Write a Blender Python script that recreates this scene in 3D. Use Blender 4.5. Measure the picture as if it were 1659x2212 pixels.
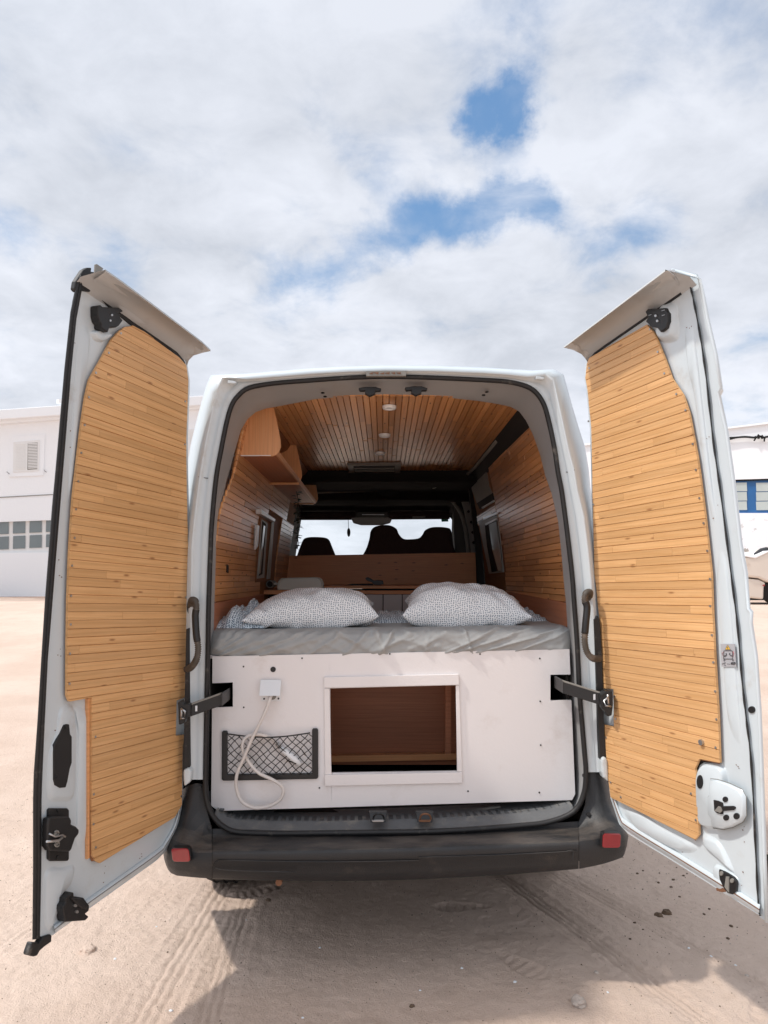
import bpy, math, random
import numpy as np
from mathutils import Vector, noise as mn
random.seed(7)
SC = bpy.context.scene
for o in list(bpy.data.objects): bpy.data.objects.remove(o)
COL = SC.collection
# ------------------------------------------------------------------ camera
CAMZ = 1.56; F = 1592.6; U0 = 829.5; V0 = 1106.0; PITCH = math.radians(5.17)
cd = bpy.data.cameras.new('camera'); cam = bpy.data.objects.new('camera', cd); COL.objects.link(cam)
cam.location = (0, 0, CAMZ); cam.rotation_euler = (math.radians(90) + PITCH, 0, 0)
cd.sensor_fit = 'VERTICAL'; cd.sensor_height = 36; cd.lens = 36 * F / 2212.0; cd.clip_start = .05; cd.clip_end = 2000
SC.camera = cam
# ------------------------------------------------------------------ sky and sun
SUNDIR = Vector((-.65, -.16, 1.0)).normalized()
wd = bpy.data.worlds.new('World'); SC.world = wd; wd.use_nodes = True
def ray(u, v):
    c, s = math.cos(PITCH), math.sin(PITCH); y = (V0 - v) / F
    return Vector(((u - U0) / F, c - y * s, s + y * c))
def build_world():
    N = wd.node_tree.nodes; L = wd.node_tree.links; N.clear()
    out = N.new('ShaderNodeOutputWorld'); bg = N.new('ShaderNodeBackground'); bg.inputs[1].default_value = .12
    sky = N.new('ShaderNodeTexSky'); sky.sky_type = 'NISHITA'; sky.sun_disc = False
    sky.sun_elevation = math.asin(SUNDIR.z); sky.sun_rotation = math.atan2(SUNDIR.x, SUNDIR.y)
    sky.air_density = 1.4; sky.dust_density = .6; sky.ozone_density = 2.5
    tc = N.new('ShaderNodeTexCoord'); sp = N.new('ShaderNodeSeparateXYZ'); L.new(tc.outputs['Generated'], sp.inputs[0])
    def M(op, a, b=None, c=None):
        n = N.new('ShaderNodeMath'); n.operation = op
        for i, x in enumerate((a, b, c)):
            if x is None: continue
            if isinstance(x, (int, float)): n.inputs[i].default_value = x
            else: L.new(x, n.inputs[i])
        return n.outputs[0]
    zz = M('ADD', M('ABSOLUTE', sp.outputs[2]), .22)
    cb = N.new('ShaderNodeCombineXYZ'); L.new(M('DIVIDE', sp.outputs[0], zz), cb.inputs[0]); L.new(M('DIVIDE', sp.outputs[1], zz), cb.inputs[1])
    def noise(scale, det, rough, off, dist=0.0):
        m = N.new('ShaderNodeMapping'); m.inputs['Location'].default_value = off; L.new(cb.outputs[0], m.inputs[0])
        n = N.new('ShaderNodeTexNoise'); n.inputs['Scale'].default_value = scale; n.inputs['Detail'].default_value = det
        n.inputs['Roughness'].default_value = rough; n.inputs['Distortion'].default_value = dist
        L.new(m.outputs[0], n.inputs[0]); return n.outputs[0]
    n1 = noise(2.6, 9, .56, (3.1, 1.7, 0), .25); n2 = noise(1.15, 6, .55, (7.3, 2.2, 0)); n3 = noise(6.0, 8, .6, (1.0, 9.0, 0), .3)
    gaps = [(1085, 235, .045, .6), (1125, 185, .05, .42), (1090, 290, .04, .5), (1175, 150, .045, .22), (1020, 480, .05, .6), (1110, 460, .055, .62), (1190, 480, .045, .55),
            (920, 490, .055, .62), (840, 515, .05, .55), (750, 555, .045, .4), (690, 590, .04, .3), (620, 600, .04, .32), (1300, 545, .04, .34), (1400, 495, .045, .36),
            (810, 380, .045, .30), (640, 440, .04, .26), (55, 560, .05, .36), (235, 535, .05, .32), (1590, 70, .12, .24), (1650, 735, .06, .25), (1500, 440, .06, .14)]
    wn = N.new('ShaderNodeTexNoise'); wn.inputs['Scale'].default_value = 5.5; wn.inputs['Detail'].default_value = 7; wn.inputs['Roughness'].default_value = .62; L.new(tc.outputs['Generated'], wn.inputs[0])
    ws = N.new('ShaderNodeVectorMath'); ws.operation = 'SUBTRACT'; L.new(wn.outputs['Color'], ws.inputs[0]); ws.inputs[1].default_value = (.5, .5, .5)
    wm = N.new('ShaderNodeVectorMath'); wm.operation = 'SCALE'; wm.inputs['Scale'].default_value = .17; L.new(ws.outputs[0], wm.inputs[0])
    wa = N.new('ShaderNodeVectorMath'); L.new(tc.outputs['Generated'], wa.inputs[0]); L.new(wm.outputs[0], wa.inputs[1])
    g = None
    for (u, v, r, a) in gaps:
        d = ray(u, v).normalized()
        vm = N.new('ShaderNodeVectorMath'); vm.operation = 'DISTANCE'; L.new(wa.outputs[0], vm.inputs[0]); vm.inputs[1].default_value = d
        mr = N.new('ShaderNodeMapRange'); mr.interpolation_type = 'SMOOTHSTEP'; L.new(vm.outputs['Value'], mr.inputs[0])
        mr.inputs[1].default_value = 0; mr.inputs[2].default_value = r * 1.45; mr.inputs[3].default_value = a * .86; mr.inputs[4].default_value = 0
        g = mr.outputs[0] if g is None else M('ADD', g, mr.outputs[0])
    g = M('MINIMUM', g, .57)
    dens = M('SUBTRACT', M('ADD', M('MULTIPLY', M('SUBTRACT', n1, .5), 1.0), M('ADD', M('MULTIPLY', M('SUBTRACT', n3, .5), .75), .68)), g)
    mr = N.new('ShaderNodeMapRange'); mr.interpolation_type = 'SMOOTHSTEP'; L.new(dens, mr.inputs[0])
    mr.inputs[1].default_value = -.02; mr.inputs[2].default_value = .66; mr.inputs[3].default_value = 0; mr.inputs[4].default_value = 1
    # cloud tone : greyer overhead with soft billows, paler towards the horizon
    tone = N.new('ShaderNodeMapRange'); L.new(M('ADD', M('MULTIPLY', n2, .75), M('MULTIPLY', n3, .35)), tone.inputs[0])
    tone.inputs[1].default_value = .42; tone.inputs[2].default_value = .66; tone.inputs[3].default_value = 0; tone.inputs[4].default_value = 1
    hz = N.new('ShaderNodeMapRange'); L.new(sp.outputs[2], hz.inputs[0]); hz.inputs[1].default_value = .0; hz.inputs[2].default_value = .62; hz.inputs[3].default_value = .62; hz.inputs[4].default_value = 0
    tt = M('MINIMUM', M('ADD', M('MULTIPLY', tone.outputs[0], .75), hz.outputs[0]), 1.0)
    mc = N.new('ShaderNodeMix'); mc.data_type = 'RGBA'; L.new(tt, mc.inputs[0])
    k = 1 / .12
    mc.inputs[6].default_value = (.265 * k, .285 * k, .322 * k, 1); mc.inputs[7].default_value = (.46 * k, .478 * k, .522 * k, 1)
    blue = N.new('ShaderNodeMix'); blue.data_type = 'RGBA'; blue.inputs[0].default_value = .55; L.new(sky.outputs[0], blue.inputs[6])
    blue.inputs[7].default_value = (.028 * k, .095 * k, .205 * k, 1)
    # thin cloud glow round the unseen veiled sun, added to lift shaded surfaces
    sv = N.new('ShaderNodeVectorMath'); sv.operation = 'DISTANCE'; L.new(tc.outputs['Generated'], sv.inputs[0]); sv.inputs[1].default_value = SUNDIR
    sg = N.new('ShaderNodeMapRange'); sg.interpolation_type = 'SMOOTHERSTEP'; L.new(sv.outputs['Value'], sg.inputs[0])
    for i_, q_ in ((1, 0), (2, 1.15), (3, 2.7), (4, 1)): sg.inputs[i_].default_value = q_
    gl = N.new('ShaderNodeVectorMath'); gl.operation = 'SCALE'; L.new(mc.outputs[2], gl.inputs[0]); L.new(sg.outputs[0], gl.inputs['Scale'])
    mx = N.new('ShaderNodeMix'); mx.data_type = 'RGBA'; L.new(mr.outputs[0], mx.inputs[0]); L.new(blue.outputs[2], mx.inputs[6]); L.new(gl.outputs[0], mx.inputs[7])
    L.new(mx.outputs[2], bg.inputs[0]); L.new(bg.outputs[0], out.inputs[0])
build_world()
sd = bpy.data.lights.new('sun', 'SUN'); sun = bpy.data.objects.new('sun', sd); COL.objects.link(sun)
sd.energy = 1.45; sd.angle = math.radians(2.6); sd.color = (1, .95, .88)
sun.rotation_euler = (-SUNDIR).to_track_quat('-Z', 'Y').to_euler(); sun.location = (-6, -2, 12)
SC.view_settings.view_transform = 'Standard'; SC.view_settings.look = 'None'; SC.view_settings.exposure = .96; SC.view_settings.gamma = 1
SC.view_settings.use_curve_mapping = False
# ------------------------------------------------------------------ geometry helpers
CAM = Vector((0, 0, CAMZ))
def P(u, v, Y): d = ray(u, v); return CAM + d * (Y / d.y)
def PX(u, v, X): d = ray(u, v); return CAM + d * (X / d.x)
def PZ(u, v, z): d = ray(u, v); return CAM + d * ((z - CAMZ) / d.z)
def R(u, v, p0, n): d = ray(u, v); return CAM + d * ((p0 - CAM).dot(n) / d.dot(n))
class MB:
    def __init__(s): s.v = []; s.f = []; s.uv = []; s.m = []; s.sm = []
    def add(s, vs, fs, uvs=None, mi=0, smooth=False):
        b = len(s.v); s.v += [tuple(x) for x in vs]
        for f in fs: s.f.append([b + i for i in f]); s.m.append(mi); s.sm.append(smooth)
        s.uv += list(uvs) if uvs else [(x[0] * 1.0 + x[1] * .7, x[2] if len(x) > 2 else 0) for x in [tuple(q) for q in vs]]
        return s
    def box(s, a, b, mi=0):
        x0, y0, z0 = a; x1, y1, z1 = b
        vs = [(x0,y0,z0),(x1,y0,z0),(x1,y1,z0),(x0,y1,z0),(x0,y0,z1),(x1,y0,z1),(x1,y1,z1),(x0,y1,z1)]
        return s.add(vs, [(0,3,2,1),(4,5,6,7),(0,1,5,4),(1,2,6,5),(2,3,7,6),(3,0,4,7)], None, mi)
    def prism(s, front, off, uvs=None, mi=0, squeeze=None):
        n = len(front); off = Vector(off)
        vs = [Vector(p) for p in front] + [Vector(p) + off for p in front]
        fs = [tuple(range(n)), tuple(range(2*n-1, n-1, -1))] + [(i, i+n, (i+1) % n + n, (i+1) % n) for i in range(n)]
        return s.add(vs, fs, (list(uvs) * 2) if uvs else None, mi)
    def grid(s, rows, mi=0, smooth=True, closed=False, uvs=None):
        nr, nc = len(rows), len(rows[0]); vs = [p for r in rows for p in r]; fs = []
        for i in range(nr - 1):
            for j in range(nc - (0 if closed else 1)):
                k = (j + 1) % nc; fs.append((i*nc+j, i*nc+k, (i+1)*nc+k, (i+1)*nc+j))
        return s.add(vs, fs, uvs, mi, smooth)
    def tube(s, pts, r, seg=8, mi=0, closed=False, flat=None, ring=None):
        pts = [Vector(p) for p in pts]; n = len(pts); rows = []
        up = Vector((0, 0, 1)); 
        for i, p in enumerate(pts):
            a = pts[(i-1) % n] if (closed or i > 0) else p; b = pts[(i+1) % n] if (closed or i < n-1) else p
            t = (b - a).normalized()
            if abs(t.dot(up)) > .93: up2 = Vector((0, 1, 0))
            else: up2 = up
            if flat: up2 = Vector(flat)
            x = t.cross(up2).normalized(); y = x.cross(t).normalized()
            rr = r(i) if callable(r) else r
            ra, rb = rr if isinstance(rr, tuple) else (rr, rr)
            rows.append([p + x * math.cos(q) * ra + y * math.sin(q) * rb for q in [2*math.pi*k/seg for k in range(seg)]])
        if closed: rows.append(rows[0])
        s.grid(rows, mi, True, True)
        if not closed:
            b = len(s.v) - n*seg; s.f.append(list(range(b, b+seg))[::-1]); s.m.append(mi); s.sm.append(False)
            s.f.append(list(range(len(s.v)-seg, len(s.v)))); s.m.append(mi); s.sm.append(False)
        return s
    def disc(s, c, n, r, h=.004, seg=20, mi=0, rx=None):
        c = Vector(c); n = Vector(n).normalized(); a = n.cross(Vector((0, 0, 1)))
        if a.length < .1: a = Vector((1, 0, 0))
        a.normalize(); b = n.cross(a); rx = rx or r
        ps = [c + a*math.cos(q)*rx + b*math.sin(q)*r + n*h for q in [2*math.pi*k/seg for k in range(seg)]]
        return s.prism(ps, -n*h*2, None, mi)
    def build(s, name, mats, parent=None, bevel=0, loc=None, recalc=True):
        me = bpy.data.meshes.new(name); me.from_pydata(s.v, [], s.f)
        if not isinstance(mats, (list, tuple)): mats = [mats]
        for m in mats: me.materials.append(m)
        me.polygons.foreach_set('material_index', s.m); me.polygons.foreach_set('use_smooth', s.sm)
        uvl = me.uv_layers.new(name='UVMap'); li = np.zeros(len(me.loops), dtype=np.int32); me.loops.foreach_get('vertex_index', li)
        uva = np.array([q[:2] for q in s.uv], dtype=np.float32)[li]; uvl.data.foreach_set('uv', uva.ravel())
        me.update()
        if recalc:
            import bmesh
            bm = bmesh.new(); bm.from_mesh(me); bmesh.ops.recalc_face_normals(bm, faces=bm.faces); bm.to_mesh(me); bm.free()
        o = bpy.data.objects.new(name, me); COL.objects.link(o)
        if parent: o.parent = parent
        if bevel:
            md = o.modifiers.new('bevel', 'BEVEL'); md.width = bevel; md.segments = 2; md.limit_method = 'ANGLE'; md.angle_limit = math.radians(40)
        return o
def tag(o, label=None, cat=None, group=None, kind=None):
    for k, x in (('label', label), ('category', cat), ('group', group), ('kind', kind)):
        if x: o[k] = x
    return o
def thing(name, label, cat, group=None, loc=(0, 0, 0)):
    o = bpy.data.objects.new(name, None); COL.objects.link(o); o.empty_display_size = .1; tag(o, label, cat, group); return o
def arc(n=16, a0=0, a1=2*math.pi): return [a0 + (a1-a0)*k/n for k in range(n)]
def spline(pts, n=6, closed=False):
    pts = [Vector(p) for p in pts]; out = []; m = len(pts); rng = m if closed else m - 1
    for i in range(rng):
        g = lambda k: pts[k % m] if closed else pts[max(0, min(m-1, k))]
        p0, p1, p2, p3 = g(i-1), g(i), g(i+1), g(i+2)
        for k in range(n):
            t = k / n
            out.append(.5*((2*p1) + (p2-p0)*t + (2*p0-5*p1+4*p2-p3)*t*t + (3*p1-p0-3*p2+p3)*t**3))
    if not closed: out.append(pts[-1])
    return out
def clip(poly, ax, val, keep_gt):
    out = []; n = len(poly)
    for i in range(n):
        a, b = poly[i], poly[(i+1) % n]
        ia = (a[ax] >= val) if keep_gt else (a[ax] <= val); ib = (b[ax] >= val) if keep_gt else (b[ax] <= val)
        if ia: out.append(a)
        if ia != ib:
            t = (val - a[ax]) / (b[ax] - a[ax]); out.append((a[0] + (b[0]-a[0])*t, a[1] + (b[1]-a[1])*t))
    return out
def area(p): return abs(sum(p[i][0]*p[(i+1) % len(p)][1] - p[(i+1) % len(p)][0]*p[i][1] for i in range(len(p)))) / 2 if len(p) > 2 else 0
def dedupe(p):
    q = []
    for a in p:
        if not q or (abs(a[0]-q[-1][0]) + abs(a[1]-q[-1][1])) > 1e-5: q.append(a)
    if len(q) > 1 and (abs(q[0][0]-q[-1][0]) + abs(q[0][1]-q[-1][1])) < 1e-5: q.pop()
    return q
# ------------------------------------------------------------------ materials
def newmat(name):
    m = bpy.data.materials.new(name); m.use_nodes = True; N = m.node_tree.nodes; L = m.node_tree.links
    return m, N, L, N['Principled BSDF']
def mixc(N, L, fac, a, b, mode='MIX'):
    n = N.new('ShaderNodeMix'); n.data_type = 'RGBA'; n.blend_type = mode
    for i, x in ((0, fac), (6, a), (7, b)):
        if isinstance(x, (int, float)): n.inputs[i].default_value = x
        elif isinstance(x, tuple): n.inputs[i].default_value = (*x, 1) if len(x) == 3 else x
        else: L.new(x, n.inputs[i])
    return n.outputs[2]
def ntex(N, L, coord, scale, det=5, rough=.55, vec=None):
    n = N.new('ShaderNodeTexNoise'); n.inputs['Scale'].default_value = scale; n.inputs['Detail'].default_value = det; n.inputs['Roughness'].default_value = rough
    c = coord
    if vec:
        m = N.new('ShaderNodeMapping'); m.inputs['Scale'].default_value = vec; L.new(coord, m.inputs[0]); c = m.outputs[0]
    L.new(c, n.inputs[0]); return n.outputs[0]
def ramp(N, L, x, a, b, lo=0., hi=1.):
    r = N.new('ShaderNodeMapRange'); r.interpolation_type = 'SMOOTHSTEP'; L.new(x, r.inputs[0])
    for i, q in ((1, a), (2, b), (3, lo), (4, hi)): r.inputs[i].default_value = q
    return r.outputs[0]
def bump(N, L, B, h, strength, dist=.01):
    b = N.new('ShaderNodeBump'); b.inputs['Strength'].default_value = strength; b.inputs['Distance'].default_value = dist
    L.new(h, b.inputs['Height']); L.new(b.outputs[0], B.inputs['Normal'])
def simple(name, col, rough=.5, metal=0, var=.12, scale=6, bstr=0, bscale=40, dirt=None, dscale=3, dlo=.55, dhi=.75, coat=0, spec=.5):
    m, N, L, B = newmat(name); g = N.new('ShaderNodeNewGeometry'); pos = g.outputs['Position']
    n = ntex(N, L, pos, scale); c2 = tuple(max(0, x*(1-var)) for x in col); c1 = tuple(min(1, x*(1+var*.6)) for x in col)
    c = mixc(N, L, n, c2, c1)
    if dirt:
        d = ramp(N, L, ntex(N, L, pos, dscale, 8, .65), dlo, dhi); c = mixc(N, L, d, c, dirt)
    L.new(c, B.inputs['Base Color']); B.inputs['Roughness'].default_value = rough; B.inputs['Metallic'].default_value = metal
    B.inputs['Specular IOR Level'].default_value = spec
    if coat: B.inputs['Coat Weight'].default_value = coat; B.inputs['Coat Roughness'].default_value = .15
    if bstr: bump(N, L, B, ntex(N, L, pos, bscale, 6), bstr, .004)
    return m
def wood(name, c0, c1, knot=(.16, .05, .015), rough=.42, coat=.2, grain=1.0, knots=True, rnd=.28):
    m, N, L, B = newmat(name); uv = N.new('ShaderNodeUVMap'); oi = N.new('ShaderNodeObjectInfo')
    rv = N.new('ShaderNodeCombineXYZ')
    ml = N.new('ShaderNodeMath'); ml.operation = 'MULTIPLY'; ml.inputs[1].default_value = 37.0; L.new(oi.outputs['Random'], ml.inputs[0]); L.new(ml.outputs[0], rv.inputs[0]); L.new(ml.outputs[0], rv.inputs[1])
    va = N.new('ShaderNodeVectorMath'); L.new(uv.outputs[0], va.inputs[0]); L.new(rv.outputs[0], va.inputs[1]); co = va.outputs[0]
    g1 = ntex(N, L, co, 14*grain, 5, .6, (.3, 12, 1)); g2 = ntex(N, L, co, 2.2, 4, .6, (.8, 6, 1))
    mp = N.new('ShaderNodeMapping'); mp.inputs['Scale'].default_value = (.9, 9, 1); L.new(co, mp.inputs[0])
    wv = N.new('ShaderNodeTexWave'); wv.wave_type = 'BANDS'; wv.bands_direction = 'Y'; wv.inputs['Scale'].default_value = 1.6; wv.inputs['Distortion'].default_value = 9; wv.inputs['Detail'].default_value = 3; wv.inputs['Detail Scale'].default_value = .7
    L.new(mp.outputs[0], wv.inputs[0])
    c = mixc(N, L, ramp(N, L, g1, .22, .8), c0, c1)
    c = mixc(N, L, ramp(N, L, wv.outputs['Fac'], .6, 1, 0, .22), c, tuple(x*.66 for x in c0))
    dk = mixc(N, L, ramp(N, L, oi.outputs['Random'], 0, 1, 0, rnd), c, tuple(x*.5 for x in c0)); c = dk
    c = mixc(N, L, ramp(N, L, g2, .5, .8, 0, .25), c, tuple(min(1, x*1.25) for x in c1))
    if knots:
        mk = N.new('ShaderNodeMapping'); mk.inputs['Scale'].default_value = (7.0, 26, 1); L.new(co, mk.inputs[0])
        vo = N.new('ShaderNodeTexVoronoi'); vo.voronoi_dimensions = '2D'; vo.inputs['Scale'].default_value = 1; L.new(mk.outputs[0], vo.inputs[0])
        sc_ = N.new('ShaderNodeSeparateColor'); L.new(vo.outputs['Color'], sc_.inputs[0])
        on = ramp(N, L, sc_.outputs[0], .86, .88); kd = ramp(N, L, vo.outputs['Distance'], .03, .17, 1, 0)
        q = N.new('ShaderNodeMath'); q.operation = 'MULTIPLY'; L.new(on, q.inputs[0]); L.new(kd, q.inputs[1])
        c = mixc(N, L, q.outputs[0], c, knot)
    L.new(c, B.inputs['Base Color']); L.new(ramp(N, L, g1, .2, .8, rough-.06, rough+.12), B.inputs['Roughness'])
    B.inputs['Coat Weight'].default_value = coat; B.inputs['Coat Roughness'].default_value = .22
    bump(N, L, B, g1, .12, .002); return m
M = {}
M['white'] = simple('van_white_paint', (.59, .65, .68), .32, var=.06, scale=3, dirt=(.40, .36, .31), dscale=6, dlo=.56, dhi=.88, coat=.3)
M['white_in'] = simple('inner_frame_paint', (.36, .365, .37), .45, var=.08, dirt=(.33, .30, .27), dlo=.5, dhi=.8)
M['cove'] = simple('dusty_lip_paint', (.50, .51, .51), .42, var=.12, scale=4, dirt=(.33, .29, .26), dscale=4, dlo=.5, dhi=.8)
M['black'] = simple('black_plastic', (.013, .013, .014), .45, var=.3, scale=14, bstr=.15, bscale=160)
M['rubber'] = simple('black_rubber', (.012, .012, .013), .55, var=.35, scale=20, dirt=(.16, .14, .12), dscale=18, dlo=.58, dhi=.8)
M['bumper'] = simple('bumper_plastic', (.020, .021, .023), .48, var=.35, scale=9, bstr=.4, bscale=240, dirt=(.13, .105, .085), dscale=7, dlo=.58, dhi=.9)
M['sill'] = simple('sill_plastic', (.12, .125, .13), .5, var=.3, scale=25, dirt=(.24, .22, .19), dscale=12, dlo=.5, dhi=.8, bstr=.2, bscale=150)
M['panel'] = simple('painted_plywood', (.81, .785, .785), .5, var=.04, scale=2, dirt=(.64, .58, .545), dscale=5, dlo=.54, dhi=.85, bstr=.12, bscale=90)
M['trim'] = simple('painted_trim', (.82, .79, .785), .45, var=.04, scale=8, dirt=(.45, .33, .27), dscale=22, dlo=.68, dhi=.8, bstr=.2, bscale=60)
M['plastic_white'] = simple('white_plastic', (.78, .80, .82), .3, var=.03)
M['reflector'] = simple('red_reflector', (.34, .008, .016), .2, var=.15, scale=60, coat=.6)
M['sheet'] = simple('grey_sheet', (.36, .368, .365), .8, var=.10, scale=7, bstr=.25, bscale=300)
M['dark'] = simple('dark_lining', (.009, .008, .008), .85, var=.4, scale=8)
M['headliner'] = simple('cab_headliner', (.10, .10, .095), .9, var=.3, scale=5)
M['seat'] = simple('seat_fabric', (.06, .036, .032), .95, var=.5, scale=60)
M['greytrim'] = simple('grey_trim', (.23, .22, .20), .6, var=.2, scale=10)
M['steel'] = simple('galvanised', (.5, .5, .5), .35, metal=.9, var=.2, scale=30)
M['rust'] = simple('rusty_metal', (.20, .09, .045), .8, var=.5, scale=30, bstr=.5, bscale=80)
M['tyre'] = simple('tyre_rubber', (.03, .029, .028), .8, var=.3, dirt=(.25, .19, .15), dscale=14, dlo=.5, dhi=.75)
M['hose'] = simple('white_hose', (.70, .66, .63), .35, var=.05)
M['conduit'] = simple('corrugated_conduit', (.10, .085, .07), .6, var=.4, scale=30, dirt=(.30, .24, .19), dscale=15, dlo=.5, dhi=.75)
M['pine'] = wood('varnished_pine', (.65, .35, .135), (.80, .485, .23), knot=(.36, .165, .06), rough=.5, coat=.12)
M['pine_edge'] = simple('pine_edge', (.30, .12, .045), .7, var=.45, scale=60)
M['pine_in'] = wood('interior_pine', (.68, .275, .085), (.86, .46, .19), knot=(.12, .035, .012), rough=.36, coat=.3, rnd=.6)
M['ply'] = wood('cabinet_veneer', (.70, .31, .12), (.82, .43, .20), rough=.42, coat=.15, knots=False)
M['ply_red'] = wood('red_plywood', (.42, .15, .07), (.54, .22, .11), rough=.55, coat=.1, knots=False)
M['board'] = wood('partition_pine', (.62, .24, .095), (.78, .37, .165), knot=(.10, .015, .012), rough=.5, coat=.1)
M['groove'] = simple('groove_backing_wood', (.30, .125, .042), .8, var=.3, scale=30)  # darker brown backing seen between the boards
M['enamel'] = simple('cream_enamel', (.62, .62, .56), .3, var=.03)
M['tread'] = simple('tread_plastic', (.075, .08, .085), .5, var=.3, scale=40, dirt=(.20, .18, .155), dscale=20, dlo=.5, dhi=.8)
def dusty(m, col, amt):
    N = m.node_tree.nodes; L = m.node_tree.links; B = N['Principled BSDF']; src = B.inputs['Base Color'].links[0].from_socket
    g = N.new('ShaderNodeNewGeometry'); sp = N.new('ShaderNodeSeparateXYZ'); L.new(g.outputs['True Normal'], sp.inputs[0])
    a = ramp(N, L, sp.outputs[2], .25, .9, 0, amt); b = ramp(N, L, ntex(N, L, g.outputs['Position'], 5, 8, .7, (1, 2.5, 1)), .35, .68)
    q = N.new('ShaderNodeMath'); q.operation = 'MULTIPLY'; L.new(a, q.inputs[0]); L.new(b, q.inputs[1])
    L.new(mixc(N, L, q.outputs[0], src, col), B.inputs['Base Color'])
dusty(M['bumper'], (.20, .165, .135), .38)
M['drawer'] = simple('drawer_white', (.60, .56, .56), .5, var=.04)
M['pebble'] = simple('pebble_stone', (.50, .42, .36), .85, var=.3, scale=30, bstr=.5, bscale=50)
M['clod'] = simple('dry_dung', (.15, .10, .065), .95, var=.5, scale=60, bstr=.8, bscale=90)
M['leaf'] = simple('leaf', (.035, .05, .03), .6, var=.4, scale=40)
def matte_curtain():
    return simple('window_frame_grey', (.42, .42, .40), .5, var=.1)
M['winframe'] = matte_curtain()
def glassmat(name, tint, gl=.10, alpha=.8):
    m, N, L, B = newmat(name); out = N['Material Output']; N.remove(B)
    t = N.new('ShaderNodeBsdfTransparent'); t.inputs[0].default_value = (*tint, 1); g = N.new('ShaderNodeBsdfGlossy'); g.inputs['Roughness'].default_value = .03
    fr = N.new('ShaderNodeFresnel'); fr.inputs[0].default_value = 1.45; mx = N.new('ShaderNodeMixShader')
    L.new(fr.outputs[0], mx.inputs[0]); L.new(t.outputs[0], mx.inputs[1]); L.new(g.outputs[0], mx.inputs[2]); L.new(mx.outputs[0], out.inputs[0]); return m
M['glass'] = glassmat('windscreen_glass', (.97, 1, 1)); M['glass_tint'] = glassmat('tinted_side_glass', (.50, .60, .56))
M['glass_dark'] = simple('dark_window_glass', (.17, .20, .205), .08, var=.3, scale=.8, spec=.8)
def printmat(name='dotted_cotton', vs=96, r0=.20, r1=.35, dc=(.14, .19, .25), bc=(.84, .86, .87)):
    m, N, L, B = newmat(name); uv = N.new('ShaderNodeUVMap')
    mp = N.new('ShaderNodeMapping'); mp.inputs['Scale'].default_value = (1, 1.15, 1); L.new(uv.outputs[0], mp.inputs[0])
    vo = N.new('ShaderNodeTexVoronoi'); vo.voronoi_dimensions = '2D'; vo.inputs['Scale'].default_value = vs; vo.inputs['Randomness'].default_value = .38; L.new(mp.outputs[0], vo.inputs[0])
    f = ramp(N, L, vo.outputs['Distance'], r0, r1, 1, 0)
    g = N.new('ShaderNodeNewGeometry'); n = ntex(N, L, g.outputs['Position'], 9)
    base = mixc(N, L, n, bc, tuple(x*1.03 for x in bc)); dot = mixc(N, L, ramp(N, L, n, .4, .65), dc, tuple(x*1.1 for x in dc))
    L.new(mixc(N, L, f, base, dot), B.inputs['Base Color']); B.inputs['Roughness'].default_value = .85
    bump(N, L, B, ntex(N, L, g.outputs['Position'], 22, 5), .5, .006); return m
M['dots'] = printmat(); M['dots_blanket'] = printmat('blue_dotted_cotton', 82, .27, .42, (.10, .16, .23), (.70, .78, .83))
def sandmat():
    m, N, L, B = newmat('pink_sand'); g = N.new('ShaderNodeNewGeometry'); p = g.outputs['Position']
    a = ntex(N, L, p, .8, 8, .62); b = ntex(N, L, p, 9, 9, .7); c = ntex(N, L, p, 140, 3, .7); d = ntex(N, L, p, 3.2, 7, .65)
    col = mixc(N, L, ramp(N, L, a, .35, .68), (.64, .49, .395), (.73, .575, .475))
    col = mixc(N, L, ramp(N, L, b, .52, .78, 0, .5), col, (.50, .365, .28))
    col = mixc(N, L, ramp(N, L, d, .56, .8, 0, .45), col, (.70, .56, .475))
    col = mixc(N, L, ramp(N, L, c, .62, .75, 0, .55), col, (.30, .21, .165))
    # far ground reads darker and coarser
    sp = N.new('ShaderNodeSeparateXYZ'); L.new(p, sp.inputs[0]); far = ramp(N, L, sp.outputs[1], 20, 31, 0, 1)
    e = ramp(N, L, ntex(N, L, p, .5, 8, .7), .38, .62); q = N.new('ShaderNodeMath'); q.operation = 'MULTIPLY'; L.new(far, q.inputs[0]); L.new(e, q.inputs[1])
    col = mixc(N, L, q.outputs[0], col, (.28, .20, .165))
    L.new(col, B.inputs['Base Color']); B.inputs['Roughness'].default_value = .95; B.inputs['Specular IOR Level'].default_value = .15
    s = N.new('ShaderNodeMath'); s.operation = 'ADD'; L.new(b, s.inputs[0]); L.new(c, s.inputs[1]); s2 = N.new('ShaderNodeMath'); s2.operation = 'ADD'; L.new(s.outputs[0], s2.inputs[0]); L.new(ntex(N, L, p, 28, 10, .8), s2.inputs[1]); bump(N, L, B, s2.outputs[0], .9, .010); return m
M['sand'] = sandmat()
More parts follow.
